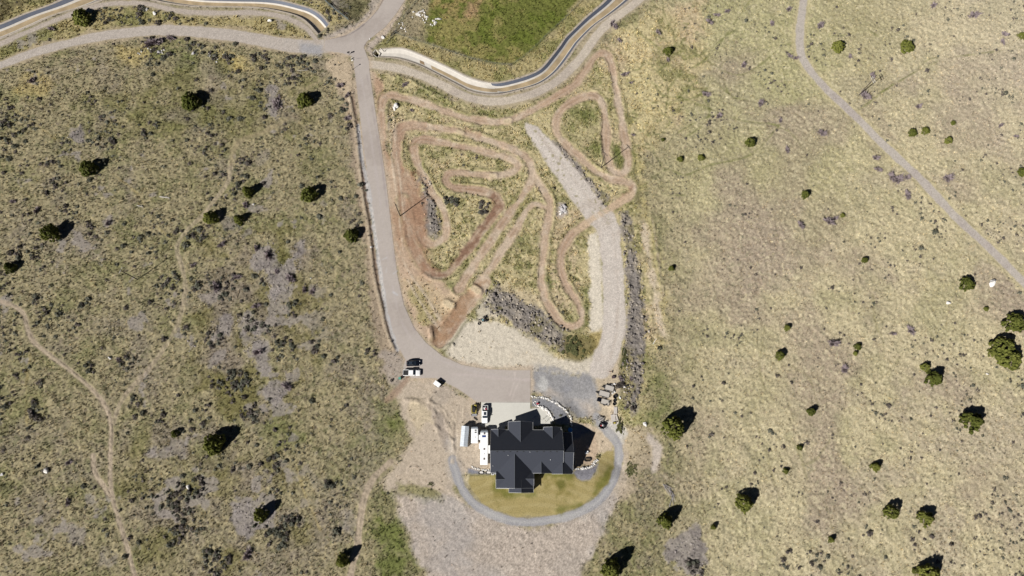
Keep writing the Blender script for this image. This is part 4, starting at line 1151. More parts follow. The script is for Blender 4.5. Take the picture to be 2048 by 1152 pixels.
# lighter variants for the thousands of small ones
smallb = []
for k in range(6):
    vs, fs = sage_cloud(np.random.default_rng(500 + k), 16, .42)
    smallb.append((np.array(vs, np.float32), np.array(fs, np.int32)))
nv = 0
for k in rest:
    b, f = smallb[k % 6]
    t = R.uniform(0, 6.28); r = AR[k]; ca, sa = math.cos(t) * r, math.sin(t) * r
    q = np.empty_like(b)
    q[:, 0] = AX[k] + b[:, 0] * ca - b[:, 1] * sa; q[:, 1] = AY[k] + b[:, 0] * sa + b[:, 1] * ca
    q[:, 2] = gz(AX[k], AY[k]) - .03 + b[:, 2] * r * .95
    SV.append(q); SF.append(f + nv); nv += len(b); SM += [1 if DARKSH[k] else 0] * len(f)
me = mesh_np("small_sagebrush", np.vstack(SV), np.vstack(SF), None, [M_SAGE, M_SAGED], loops=5)
me.polygons.foreach_set("material_index", np.array(SM, np.int32))
tag(link("small_sagebrush", me), "thousands of small sagebrush shrubs dotted over the fields", kind="stuff")

# ------------------------------------------------------------------ green bushes
gb = []
for k in range(2):
    vs, fs = leaf_cloud(np.random.default_rng(600 + k), 1100, .07, lambda z: max(.1, math.sqrt(max(0, 1 - z * z))), lobes=.45, inner=.1, sub=70)
    me = bpy.data.meshes.new("foliage"); me.from_pydata(vs, [], fs); me.materials.append(M_GREENB); me.update(); gb.append(me)
for (u, v, ru, rv, h, lab) in ((1148,694,24,24,.8,"wide low olive bush beside the dark rubble bank"), (1242,852,9,20,1.1,"green bush growing beside the timber stacks"), (1263,940,12,16,.35,"ragged green bush right of the loop drive"),
      (1250,722,9,26,.5,"scrubby olive growth on the upper end of the grey riprap"), (862,968,7,4,.5,"small green weed clump alone on the bare slope left of the lawn"), (1197,913,5,5,.9,"small dark bush at the lawn's upper right corner"), (1121,831,3,3,.7,"tiny bright yellow-green plant in the gravel bed by the house")):
    s = px_m(u, v); x, y = P(u, v, h * .4)[:2]
    o = empty("green_bush", x, y, gz(x, y) - .05); tag(o, lab, "bush")
    f = link("foliage", gb[u % 2], o); f.scale = (ru * s, rv * s, h)

# ------------------------------------------------------------------ stones
def rock_mesh(g, flat_=.75):
    bm = bmesh.new(); bmesh.ops.create_icosphere(bm, subdivisions=2, radius=1)
    ph = g.uniform(0, 6, 9)
    for v in bm.verts:
        p = v.co
        k = 1 + .22 * math.sin(2.3 * p.x + ph[0]) * math.sin(2.9 * p.y + ph[1]) + .16 * math.sin(4.1 * p.z + ph[2] + 3 * p.x) + g.uniform(-.07, .07)
        v.co = Vector((p.x * k, p.y * k * .85, p.z * k * flat_))
    me = bpy.data.meshes.new("boulder"); bm.to_mesh(me); bm.free()
    return me
M_ROCK = mat("pale_rock", (.62, .59, .55), .95, var=.25, scale=3, bump=.5)
M_WHITE_ROCK = mat("white_rock", (.64, .62, .59), .95, var=.12, scale=3, bump=.4)
M_GREYROCK = mat("grey_rock", (.40, .38, .38), .95, var=.25, scale=3, bump=.5)
rocks = {}
for nm, m in (("p", M_ROCK), ("w", M_WHITE_ROCK), ("g", M_GREYROCK)):
    rocks[nm] = []
    for k in range(4):
        me = rock_mesh(np.random.default_rng(700 + k)); me.materials.append(m); rocks[nm].append(me)
def boulder(x, y, r, kind, label, group=None, z=None, squash=1.0):
    o = link("boulder", R.choice(rocks[kind])); o.location = (x, y, (gz(x, y) if z is None else z) + r * .3)
    o.rotation_euler = (R.uniform(-.3, .3), R.uniform(-.3, .3), R.uniform(0, 6.28)); o.scale = (r, r * R.uniform(.7, 1), r * R.uniform(.75, 1.05) * squash)
    return tag(o, label, "boulder", group)
def wall(px, step, rmin, rmax, kind, label, group, jit=.12):
    w = np.array(smooth(PP(px), 6)); d = np.r_[0, np.cumsum(np.hypot(*np.diff(w, axis=0).T))]
    t = 0.0
    while t < d[-1]:
        x = np.interp(t, d, w[:, 0]) + R.uniform(-jit, jit); y = np.interp(t, d, w[:, 1]) + R.uniform(-jit, jit)
        boulder(x, y, R.uniform(rmin, rmax), kind, label, group); t += step * R.uniform(.8, 1.2)
wall([(1063,792),(1071,794),(1085,795),(1093,797),(1102,802),(1112,806),(1122,812),(1130,819),(1138,829),(1143,840),(1143,855)], .62, .26, .48, "w", "pale boulder in the outer curved rock wall above the house", "boulders of the outer rock wall")
wall([(1078,812.5),(1085,815),(1092,819),(1099,827),(1104,834),(1106,842)], .55, .42, .62, "w", "big pale boulder in the thick inner rock wall by the patio", "boulders of the inner rock wall")
wall([(1076,813),(1083,817),(1090,821.5),(1097,829.5),(1101.5,836),(1103,842)], .7, .25, .4, "p", "tan boulder in the inner edge of the patio rock wall", "tan boulders along the patio edge")
wall([(1067,804),(1072,802.5),(1078,807),(1076,811),(1070,810),(1067,804)], .5, .18, .3, "w", "white stone in the small planting ring by the parking pad", "stones of the planting ring")
wall([(1066,837),(1071,832),(1077,834),(1081,841)], .7, .25, .4, "g", "grey boulder in the shaded ring by the front entry", "shaded boulders by the front entry")
wall([(1151,938),(1162,937.5),(1172,936),(1180,934),(1188,930),(1193,923),(1197,919)], .55, .26, .5, "w", "pale boulder in the rock wall right of the house", "boulders of the right rock wall")
wall([(1186,926),(1190,922),(1195,918)], .6, .25, .4, "w", "pale boulder in the upper course of the right rock wall", "upper boulders of the right rock wall")
wall([(944,932),(949.5,936),(957,938.5),(969,939.5),(981,941)], .55, .26, .46, "w", "pale boulder in the rock wall under the long trailer", "boulders of the left rock wall")
for (u, v, r, k, lab) in ((1983,567,1.35,"w","large white boulder beside the right-hand field road"), (294,20,.7,"w","white boulder above the gravel road, upper of two"), (310,28,.9,"w","white boulder above the gravel road, lower of two"),
   (508,409,.5,"w","small white rock beside the left field's dirt path"), (93,941,.95,"p","pale boulder casting a shadow in the lower left field"), (4,949,.7,"w","white boulder at the far left edge"), (220,716,.6,"w","white rock beside a dark shrub in the left field"),
   (377,974,.8,"p","pale boulder right of the two-wheel path"), (766,75,.75,"w","round white boulder beside the asphalt junction"), (740,78,.3,"w","small white stone near the junction"), (1290,848,.8,"w","white boulder between the riprap and the huge juniper"),
   (793,212,1.2,"w","white rock outcrop inside the top left track bend"), (789,217,.9,"w","low white rock beside the outcrop in the track bend"), (1895,606,.7,"p","pale rock below the right-hand field road"), (1974,748,.4,"p","pale stone below the twin junipers"),
   (319,105,.8,"g","grey boulder under the gravel road, among the white stones"), (387,107,.7,"g","grey boulder at the right of the roadside stones"), (540,42,.9,"w","white boulder on the verge below the left channel"), (705,121,.45,"p","stone at the top of the driveway, beside the mailbox"),
   (1249,774,.6,"p","tan boulder half buried in the riprap"), (743,495,.4,"w","white stone left of the driveway edge"), (622,557,.3,"w","white stone in the left field near the stony patch"), (1240,795,.5,"w","white rock beside the black tubs"),
   (1224,770,.45,"w","white rock behind the topmost flatbed trailer"), (1229,768,.4,"w","white rock right of the topmost flatbed trailer"), (1229,783,.5,"w","white rock between two flatbed trailers"), (1225,786,.45,"w","white rock behind the middle flatbed trailer"), (1125,420,.9,"g","large grey rock on the stone heap beside the gravel drive"), (1122,427,.8,"p","lower pale rock on the stone heap beside the gravel drive"), (1129,413,.9,"g","grey upper rock on the stone heap beside the gravel drive")):
    x, y = P(u, v); boulder(x, y, r, k, lab)
for n_, pts, rr_, lab, grp in ((34, [(836,24),(842,30),(848,34),(852,40),(832,30),(846,26)], (.25,.5), "white rock in the heap left of the green field", "rocks of the left heap"),
    (16, [(866,46),(872,44),(878,40),(868,50)], (.25,.5), "white rock in the small heap at the green field's corner", "rocks of the corner heap"),
    (26, [(385,106),(420,112),(432,118),(300,100),(280,104),(330,104),(440,108)], (.2,.4), "white stone scattered on the slope under the gravel road", "stones under the gravel road"),
    (22, [(1124,418),(1127,424),(1129,412),(1121,424),(1131,428)], (.25,.6), "broken grey-pink rock in the stone heap beside the gravel drive", "rocks of the stone heap by the drive"),
    (12, [(800,55),(812,60),(806,48)], (.2,.35), "small white stone by the fence corner", "stones by the fence corner")):
    for _ in range(n_):
        u, v = R.choice(pts); x, y = P(u + R.gauss(0, 4), v + R.gauss(0, 3)); boulder(x, y, R.uniform(*rr_), R.choice("gpg" if "heap by the drive" in grp else "wpp"), lab, grp)
# loose riprap: too many stones to count
gl = np.random.default_rng(91)
bm = bmesh.new(); bmesh.ops.create_icosphere(bm, subdivisions=1, radius=1); base_v = np.array([v.co[:] for v in bm.verts], np.float32); base_f = np.array([[v.index for v in f.verts] for f in bm.faces], np.int32); bm.free()
def rubble(name, label, fields, per_m2, rmin, rmax, tones):
    VV, FF, CC = [], [], []; o = 0
    for f in fields:
        js, is_ = np.where(f.d < .3 + .9 * EDGE[f.sl])
        n = int(len(js) * DX * DX * per_m2)
        pick = gl.integers(0, len(js), n)
        for q in pick:
            x = gx[f.sl[1]][is_[q]] + gl.uniform(-.15, .15); y = gy[f.sl[0]][js[q]] + gl.uniform(-.15, .15)
            r = rmin + (rmax - rmin) * gl.uniform() ** 2.5
            v = base_v * (r * gl.uniform(.6, 1.2, 3).astype(np.float32)) * gl.uniform(.8, 1.2, (len(base_v), 1)).astype(np.float32)
            VV.append(v + np.array([x, y, gz(x, y) + r * .2], np.float32)); FF.append(base_f + o); o += len(v)
            CC.append(np.tile(tones[gl.integers(0, len(tones))] * gl.uniform(.75, 1.25), (len(v), 1)))
    me = mesh_np(name, np.vstack(VV), np.vstack(FF), np.clip(np.vstack(CC), .02, .85), [MAT_LEAF], loops=3)
    tag(link(name, me), label, kind="stuff")
rubble("riprap", "loose blue-grey broken rock on the banks", rub, 1.3, .14, .6, [A(156,148,141), A(132,125,120), A(182,172,158), A(112,106,104)])
rubble("stony_litter", "loose purplish stones on the bare patches of the left field", [f for f, k in stony], 1.2, .1, .3, [A(160,151,148), A(136,128,128), A(186,177,170)])
# ------------------------------------------------------------------ the house
M_SHINGLE = mat("dark_shingles", (.038, .042, .055), .85, var=.28, scale=14, spec=.3, bump=.25)
M_RIDGE = mat("ridge_cap", (.055, .06, .07), .85, var=.15, scale=10)
M_FASCIA = mat("white_trim", (.80, .80, .79), .5, var=.03)
M_WALL = mat("grey_siding", (.42, .41, .39), .8, var=.06, scale=2)
M_STONEW = mat("stone_veneer", (.30, .27, .24), .9, var=.3, scale=4, bump=.5)
M_GLASS = mat("window_glass", (.03, .04, .055), .08, var=.05, spec=.6)
M_DARK = mat("dark_metal", (.03, .03, .032), .5, var=.1)
M_BLACK = mat("black_plastic", (.018, .018, .02), .6, var=.1)
M_WHITE = mat("white_paint", (.83, .83, .82), .35, var=.02, spec=.5)
M_GALV = mat("galvanised_metal", (.62, .66, .70), .45, .3, var=.08, scale=1.5)
M_TYRE = mat("tyre_rubber", (.02, .02, .021), .9, var=.15)
M_RIM = mat("steel_rim", (.45, .46, .48), .35, .8, var=.05)
M_WOOD = mat("weathered_boards", (.42, .39, .35), .85, var=.2, scale=5)
M_TIMBER = mat("grey_timber", (.50, .46, .42), .9, var=.25, scale=6)
M_YELLOW = mat("yellow_paint", (.46, .38, .08), .45, var=.06)
M_RED = mat("red_cloth", (.45, .04, .06), .8, var=.15)
M_BLUE = mat("blue_tarp", (.05, .20, .42), .6, var=.1)
M_SOLAR = mat("solar_cells", (.03, .06, .20), .2, var=.15, scale=8, spec=.6)
M_GREENP = mat("green_plastic", (.07, .22, .16), .6, var=.06)
M_LIGHT = mat("headlight_lens", (.75, .76, .78), .15, var=.02, spec=.6)
M_TAIL = mat("tail_light_lens", (.4, .02, .02), .25, var=.05)
M_RUST = mat("rusty_steel", (.20, .10, .07), .9, var=.3, scale=5)

EZ, PITCH = 3.1, .80
BASE = .12
def hxy(zx, zy):
    u, v = 860 + zx / 3.2, 700 + zy / 3.2
    return P(u, 905, EZ + 1)[0], P(1065, v, EZ + 1)[1]
hc = hxy(650, 650)
house = empty("house", hc[0], hc[1], 0)
tag(house, "large house with many dark gabled roofs and white trim", "house")
def loc(p): return (p[0] - hc[0], p[1] - hc[1], p[2])
RT = .18
def slab(mb, q, mi=0):
    """roof slope: four plan corners with heights, thickness downwards"""
    t = [loc(p) for p in q]; b = [(x, y, z - RT) for x, y, z in t]
    n = len(t)
    mb.add(t + b, [tuple(range(n)), tuple(range(2 * n - 1, n - 1, -1))] + [(k, k + n, (k + 1) % n + n, (k + 1) % n) for k in range(n)], mi)
wallmb = MB()
fas = MB()
def bar(a, b, w=.09, h=.22, dz=-.12):
    a, b = Vector(loc(a)), Vector(loc(b))
    d = (b - a).normalized(); s = Vector((-d.y, d.x, 0)).normalized() * w / 2
    up = Vector((0, 0, 1)); lo = up * (dz - h / 2); hi = up * (dz + h / 2)
    fas.add([a - s + lo, a + s + lo, a + s + hi, a - s + hi, b - s + lo, b + s + lo, b + s + hi, b - s + hi],
            [(3, 2, 1, 0), (4, 5, 6, 7), (0, 1, 5, 4), (1, 2, 6, 5), (2, 3, 7, 6), (3, 0, 4, 7)])
gk = [0]
def gable(x0, x1, y0, y1, axis, ez=EZ, ends=(1, 1), sides=(1, 1), inset=.45, body=True, halves=(1, 1), caps=True):
    """one gabled roof over a plan rectangle (zoom coordinates), ridge along axis"""
    gk[0] += 1
    eps = .002 * gk[0]
    ax0, ay0 = hxy(x0, y1); ax1, ay1 = hxy(x1, y0)      # ay0 south, ay1 north
    ez = ez + eps
    mb = MB()
    if axis == 'x':
        ym = (ay0 + ay1) / 2; half = (ay1 - ay0) / 2; rz = ez + half * PITCH
        if halves[0]: slab(mb, [(ax0, ay0, ez), (ax1, ay0, ez), (ax1, ym, rz), (ax0, ym, rz)])
        if halves[1]: slab(mb, [(ax0, ym, rz), (ax1, ym, rz), (ax1, ay1, ez), (ax0, ay1, ez)])
        r0, r1 = (ax0, ym, rz), (ax1, ym, rz)
        for e, X in ((ends[0], ax0), (ends[1], ax1)):
            if e:
                if halves[0]: bar((X, ay0, ez), (X, ym, rz))
                if halves[1]: bar((X, ym, rz), (X, ay1, ez))
        if sides[0] and halves[0]: bar((ax0, ay0, ez), (ax1, ay0, ez))
        if sides[1] and halves[1]: bar((ax0, ay1, ez), (ax1, ay1, ez))
        prof = [(ay0 + inset, -2.4), (ay1 - inset, -2.4), (ay1 - inset, ez + inset * PITCH - RT - .03), (ym, rz - RT - .06), (ay0 + inset, ez + inset * PITCH - RT - .03)]
        A0, A1 = ax0 + inset - eps, ax1 - inset + eps
        pts = [[loc((A, p[0], p[1])) for p in prof] for A in (A0, A1)]
    else:
        xm = (ax0 + ax1) / 2; half = (ax1 - ax0) / 2; rz = ez + half * PITCH
        if halves[0]: slab(mb, [(ax0, ay0, ez), (xm, ay0, rz), (xm, ay1, rz), (ax0, ay1, ez)])
        if halves[1]: slab(mb, [(xm, ay0, rz), (ax1, ay0, ez), (ax1, ay1, ez), (xm, ay1, rz)])
        r0, r1 = (xm, ay0, rz), (xm, ay1, rz)
        for e, Y in ((ends[0], ay0), (ends[1], ay1)):
            if e:
                if halves[0]: bar((ax0, Y, ez), (xm, Y, rz))
                if halves[1]: bar((xm, Y, rz), (ax1, Y, ez))
        if sides[0] and halves[0]: bar((ax0, ay0, ez), (ax0, ay1, ez))
        if sides[1] and halves[1]: bar((ax1, ay0, ez), (ax1, ay1, ez))
        prof = [(ax0 + inset, -2.4), (ax1 - inset, -2.4), (ax1 - inset, ez + inset * PITCH - RT - .03), (xm, rz - RT - .06), (ax0 + inset, ez + inset * PITCH - RT - .03)]
        A0, A1 = ay0 + inset - eps, ay1 - inset + eps
        pts = [[loc((p[0], A, p[1])) for p in prof] for A in (A0, A1)]
    if body: wallmb.loft(pts)
    roof = mb.build("roof", M_SHINGLE, house)
    if caps:
        a, b = Vector(loc(r0)), Vector(loc(r1)); rm = MB()
        d = (b - a).normalized(); s = Vector((-d.y, d.x, 0)) * .13
        for k in (-1, 1):
            rm.add([a + Vector((0, 0, .035)), b + Vector((0, 0, .035)), b + s * k + Vector((0, 0, -.05)), a + s * k + Vector((0, 0, -.05))], [(0, 1, 2, 3)])
        rm.build("ridge_cap", M_RIDGE, roof)
    return roof
gable(388, 850, 510, 786, 'x', sides=(1, 1))                                     # main roof
gable(836, 914, 526, 790, 'x', ez=EZ - .75, ends=(0, 1), sides=(1, 1), inset=.5)    # lower right wing
gable(390, 484, 507, 562, 'y', ends=(0, 1), sides=(0, 0), body=False)
gable(500, 660, 459, 594, 'y', ends=(0, 1), sides=(1, 1), inset=.47)
gable(728, 842, 493, 572, 'y', ends=(0, 1), sides=(1, 1), inset=.49)
gable(425, 660, 664, 884, 'y', ends=(1, 0), sides=(1, 1), inset=.42)
gable(423, 512, 768, 886, 'x', ends=(1, 0), sides=(1, 0), body=False, ez=EZ + .05)
gable(574, 663, 780, 868, 'x', ends=(0, 1), sides=(0, 0), body=False, ez=EZ + .35)
gable(505, 661, 830, 913, 'y', ends=(1, 0), sides=(1, 1), inset=.40, ez=EZ - .06)
gable(640, 780, 705, 788, 'y', ends=(1, 0), sides=(0, 0), inset=.38)
gable(778, 911, 715, 793, 'y', ends=(1, 0), sides=(0, 0), inset=.36)
# right-hand slope running on from the main roof
wallmb.build("wall", M_WALL, house)
fas.build("fascia", M_FASCIA, house)
rzm = EZ + abs(hxy(0, 510)[1] - hxy(0, 786)[1]) / 2 * PITCH
def on_s(zx, zy):      # point on the main south slope
    x, y = hxy(zx, zy); y0 = hxy(0, 786)[1]
    return loc((x, y, EZ + (y - y0) * PITCH))
for zx in (431, 472, 513, 556, 597, 681, 724, 766, 806):
    p = on_s(zx, 653); MB().box((p[0], p[1], p[2] + .08), (.36, .36, .22), taper=(.8, .8)).build("roof_vent", M_DARK, house)
for zx, zy, r in ((638, 656, .09), (500, 676, .10), (768, 704, .11), (404, 742, .08)):
    p = on_s(zx, zy); MB().cyl((p[0], p[1], p[2] - .1), (p[0], p[1], p[2] + .45), r, r * .9, 10).build("vent_pipe", M_WHITE, house)
for zx, zy, dz in ((545, 700, 3.3), (545, 742, 3.3), (547, 790, 3.3), (547, 836, 3.3), (715, 742, 1.55), (850, 745, 1.5)):
    x, y = hxy(zx + 6, zy); q = loc((x, y, 0)); top = EZ + dz
    MB().box((q[0], q[1], top - .1), (.34, .34, .5), taper=(.8, .8)).build("roof_vent", M_DARK, house)
def opening(zx, zy, side, w, h, z, name="window"):
    x, y = hxy(zx, zy); q = loc((x, y, z)); d = {'n': (0, 1), 's': (0, -1), 'w': (-1, 0), 'e': (1, 0)}[side]
    rz = 0 if side in 'ns' else PI / 2
    fr = MB()
    t = .09
    for a, b, ww, hh in ((0, h / 2, w + t, t), (0, -h / 2, w + t, t), (-w / 2, 0, t, h - t), (w / 2, 0, t, h - t)):
        cx, cy = (a, 0) if rz == 0 else (0, a)
        fr.box((q[0] + cx, q[1] + cy, q[2] + b), (ww, .14, hh), rz)
    f = fr.build(name, M_FASCIA, house)
    MB().box((q[0], q[1], q[2]), (w - t, .06, h - t), rz).build("pane", M_GLASS if name == "window" else M_WALL, f)
def wall_at(zx, zy, side, m):   # plan point moved onto a wall face inset m metres from the eave
    s = m * 3.2 / .166
    return {'n': (zx, zy + s), 's': (zx, zy - s), 'w': (zx + s, zy), 'e': (zx - s, zy)}[side]
for zx, zy, side, ins, w, h, z, nm in ((540, 459, 'n', .47, 2.6, 2.3, 1.2, "garage_door"), (620, 459, 'n', .47, 2.6, 2.3, 1.2, "garage_door"), (440, 510, 'n', .45, 1.4, 1.2, 1.7, "window"), (694, 510, 'n', .45, 1.1, 2.1, 1.1, "front_door"),
     (784, 493, 'n', .49, 1.6, 1.3, 1.7, "window"), (388, 580, 'w', .45, 1.4, 1.2, 1.8, "window"), (388, 700, 'w', .45, 1.4, 1.2, 1.8, "window"), (425, 850, 'w', .42, 1.5, 1.2, 1.8, "window"), (914, 590, 'e', .5, 1.4, 1.2, 1.6, "window"), (914, 700, 'e', .5, 1.8, 1.2, 1.6, "window"),
     (660, 850, 'e', .42, 1.6, 1.2, 1.8, "window"), (550, 913, 's', .40, 1.6, 1.3, 1.8, "window"), (620, 913, 's', .40, 1.4, 1.3, 1.8, "window"), (712, 788, 's', .38, 2.2, 2.1, 1.2, "window"), (845, 793, 's', .36, 1.8, 1.3, 1.7, "window"), (460, 884, 's', .42, 1.2, 1.2, 1.8, "window")):
    a, b = wall_at(zx, zy, side, ins); opening(a, b, side, w, h, z, nm)
MB().box((loc((*hxy(595, 458), 0))[0], loc((*hxy(595, 458), 0))[1] - .2, 2.75), (1.6, .5, .14)).build("door_canopy", M_DARK, house)
st = MB(); q0 = loc((*hxy(520, 466), 0)); q1 = loc((*hxy(652, 466), 0))
# stone plinth band along the garage front
st.box(((q0[0] + q1[0]) / 2, q0[1] - .14, .45), (q1[0] - q0[0], .1, .9)); st.build("stone_plinth", M_STONEW, house)

def ob(name, label, cat, u, v, rz=0, z=None, group=None, dz=0):
    x, y = P(u, v, dz)[:2]
    o = empty(name, x, y, (gz(x, y) + BASE * .6) if z is None else z, rz); return tag(o, label, cat, group)

def wheel(parent, x, y, r=.36, w=.24, name="wheel"):
    t = MB().cyl((x, y - w / 2, r), (x, y + w / 2, r), r, n=16).build(name, M_TYRE, parent)
    MB().cyl((x, y - w / 2 - .01, r), (x, y + w / 2 + .01, r), r * .58, n=12).build("rim", M_RIM, t)
    return t
def ring(x, hw, z0, z1, k=.12):
    return [(x, -hw, z0), (x, -hw, z1 - k), (x, -hw + k, z1), (x, hw - k, z1), (x, hw, z1 - k), (x, hw, z0)]
def pickup(root, paint, liner=M_BLACK, sunroof=False):
    b = MB()
    b.loft([ring(-2.9, .96, .5, .95), ring(-2.75, 1.0, .42, 1.0), ring(1.2, 1.0, .42, 1.05), ring(2.5, .99, .42, .98), ring(2.85, .9, .5, .85)])
    b.loft([ring(1.05, .95, .9, 1.22, .15), ring(1.8, .93, .9, 1.2, .18), ring(2.6, .86, .85, 1.08, .2), ring(2.82, .78, .8, .96, .12)])
    b.build("body", paint, root, bevel=0)
    c = MB(); c.loft([ring(-1.05, .92, 1.0, 1.5, .06), ring(-.95, .8, 1.0, 1.93, .12), ring(.55, .8, 1.0, 1.95, .12), ring(1.3, .90, 1.0, 1.24, .1)]); c.build("cab", paint, root)
    for s in (-1, 1):
        MB().box((-1.98, s * .93, 1.12), (1.75, .12, .4)).build("bed_side", paint, root)
    MB().box((-2.87, 0, 1.1), (.09, 1.74, .4)).build("tailgate", paint, root)
    MB().box((-1.97, 0, 1.03), (1.68, 1.7, .07)).build("bed_liner", liner, root)
    MB().add([(.60, -.72, 1.94), (.60, .72, 1.94), (1.26, .84, 1.29), (1.26, -.84, 1.29)], [(0, 1, 2, 3)]).add([(.62, -.72, 1.97), (.62, .72, 1.97), (1.28, .84, 1.32), (1.28, -.84, 1.32)], [(3, 2, 1, 0)]).build("windshield", M_GLASS, root)
    MB().box((-1.06, 0, 1.6), (.04, 1.3, .36)).build("rear_window", M_GLASS, root)
    for s in (-1, 1):
        MB().add([(-.85, s * .90, 1.35), (1.0, s * .92, 1.35), (.5, s * .84, 1.8), (-.8, s * .84, 1.8)], [(0, 1, 2, 3)]).build("side_window", M_GLASS, root)
        MB().box((1.0, s * 1.12, 1.35), (.14, .26, .2)).build("mirror", M_BLACK, root)
        MB().box((2.82, s * .7, .82), (.1, .32, .16)).build("headlight", M_LIGHT, root)
        MB().box((-2.93, s * .88, .95), (.05, .14, .3)).build("tail_light", M_TAIL, root)
        wheel(root, 1.9, s * .86, .4, .27); wheel(root, -1.85, s * .86, .4, .27)
    MB().box((2.92, 0, .55), (.16, 1.75, .22)).build("front_bumper", M_RIM, root)
    MB().box((-2.98, 0, .52), (.16, 1.75, .2)).build("rear_bumper", M_RIM, root)
    if sunroof: MB().box((-.15, .05, 1.955), (1.0, .85, .03)).build("sunroof", M_GLASS, root)

M_BLACKP = mat("black_car_paint", (.006, .007, .012), .18, var=.02, spec=.7)
t = ob("pickup_truck", "white pickup parked by the driveway bend with an empty black bed", "pickup", 823.5, 745.5, 0.0, dz=1.0); pickup(t, M_WHITE); t.scale = (1.0, 1.0, 1.0)
t = ob("suv", "black suv parked alone at the driveway edge above the white pickup", "suv", 826.5, 726.5, 0.03, dz=.8)
b = MB(); b.loft([ring(-2.3, .8, .5, .9), ring(-2.15, .94, .38, 1.05), ring(1.1, .95, .38, 1.05), ring(2.0, .9, .4, .96), ring(2.3, .74, .5, .8)]); b.build("body", M_BLACKP, t)
c = MB(); c.loft([ring(-2.15, .84, .95, 1.1, .05), ring(-1.8, .72, .95, 1.68, .14), ring(.1, .74, .95, 1.72, .14), ring(1.15, .86, .95, 1.12, .06)]); c.build("cabin", M_BLACKP, t)
MB().add([(.16, -.66, 1.72), (.16, .66, 1.72), (1.1, .8, 1.16), (1.1, -.8, 1.16)], [(0, 1, 2, 3)]).build("windshield", M_GLASS, t)
MB().add([(-1.88, -.6, 1.66), (-1.88, .6, 1.66), (-2.2, .74, 1.14), (-2.2, -.74, 1.14)], [(0, 1, 2, 3)]).build("rear_window", M_GLASS, t)
MB().box((-.75, 0, 1.735), (1.1, .8, .03)).build("sunroof", M_GLASS, t)
for s in (-1, 1):
    MB().box((-.75, s * .6, 1.74), (1.9, .05, .06)).build("roof_rail", M_RIM, t); MB().box((.9, s * 1.02, 1.15), (.14, .2, .16)).build("mirror", M_BLACKP, t)
    MB().add([(-1.7, s * .84, 1.15), (.8, s * .87, 1.15), (.1, s * .78, 1.6), (-1.5, s * .78, 1.58)], [(0, 1, 2, 3)]).build("side_window", M_GLASS, t)
    MB().box((2.2, s * .6, .82), (.16, .3, .14)).build("headlight", M_LIGHT, t); MB().box((-2.28, s * .68, .95), (.08, .22, .22)).build("tail_light", M_TAIL, t)
    wheel(t, 1.45, s * .82); wheel(t, -1.4, s * .82)
t = ob("pickup_truck", "white pickup with a loaded bed parked on the concrete pad", "pickup", 970, 828.5, -PI / 2, dz=1.0); pickup(t, M_WHITE, sunroof=True)
t2 = ob("cargo_heap", "white bags and pink bundles heaped in the pickup bed", "cargo", 970.3, 817.6, 0, dz=1.1); t2.location.z = 1.25
MB().box((-.25, .1, .1), (.5, .9, .28), .3, taper=(.7, .7)).build("bag", M_WHITE, t2, bevel=.05); MB().box((.3, -.1, .12), (.45, .8, .3), -.2, taper=(.7, .7)).build("bundle", mat("pink_cloth", (.45, .12, .16), .9, var=.2), t2, bevel=.05)
MB().box((.1, .5, .06), (.6, .4, .2), .6, taper=(.7, .7)).build("bag", mat("grey_sack", (.35, .34, .36), .9, var=.2), t2, bevel=.04)

# long travel trailer
RX, RY = P(968.3, 894, 3.3)[:2]
t = empty("travel_trailer", RX, RY, .08); tag(t, "long white travel trailer with blue solar panel beside the house", "travel trailer")
L, Wd = 11.2, 2.5
def rv_body(t, L, Wd, h, nose):
    b = MB()
    def r(y, z1, k=.12, z0=.6): return [(-Wd / 2, y, z0), (-Wd / 2, y, z1 - k), (-Wd / 2 + k, y, z1), (Wd / 2 - k, y, z1), (Wd / 2, y, z1 - k), (Wd / 2, y, z0)]
    b.loft([r(-L / 2, h - .08), r(-L / 2 + .15, h), r(L / 2 - nose, h)]); b.build("body", M_WHITE, t)
    n = MB()
    def rn(y, z1, s, z0=.7, k=.1): return [(-Wd / 2 * s, y, z0), (-Wd / 2 * s, y, z1 - k), (-Wd / 2 * s + k, y, z1), (Wd / 2 * s - k, y, z1), (Wd / 2 * s, y, z1 - k), (Wd / 2 * s, y, z0)]
    n.loft([rn(L / 2 - nose + .002, h - .01, .995), rn(L / 2 - nose * .45, h - .3, .92), rn(L / 2, h - 1.2, .72)]); n.build("nose_cap", mat("grey_nose_cap", (.42, .46, .50), .4, var=.05), t)
    MB().box((0, 0, .52), (Wd * .7, L * .92, .14)).build("chassis", M_DARK, t)
rv_body(t, L, Wd, 3.35, 1.0)
MB().box((-Wd / 2 - .28, 3.1, 2.0), (.6, 1.55, 2.3)).build("slide_out", M_WHITE, t); MB().box((-Wd / 2 - .2, -.6 + .9, 2.0), (.45, 1.7, 2.3)).build("slide_out", M_WHITE, t); MB().box((Wd / 2 + .3, -.75, 2.0), (.6, 2.6, 2.2)).build("slide_out", M_WHITE, t)
for y in (4.3, -.65, -3.75):
    v_ = MB().box((0.05, y, 3.42), (.5, .6, .16), taper=(.85, .85)).build("roof_vent", mat("smoked_vent_lid", (.12, .10, .10), .4, var=.05), t)
MB().box((-.1, 3.4, 3.40), (1.2, .62, .06)).build("solar_panel", M_SOLAR, t)
MB().cyl((.08, -2.2, 3.3), (.08, -2.2, 3.5), .1).build("vent_pipe", M_DARK, t)
for s in (-1, 1):
    for y in (-.9, .1): wheel_ = MB().cyl((s * 1.0 - .12, y, .38), (s * 1.0 + .12, y, .38), .38, n=16).build("wheel", M_TYRE, t)
MB().box((0, L / 2 + .5, .55), (.12, 1.2, .12)).build("hitch", M_DARK, t)
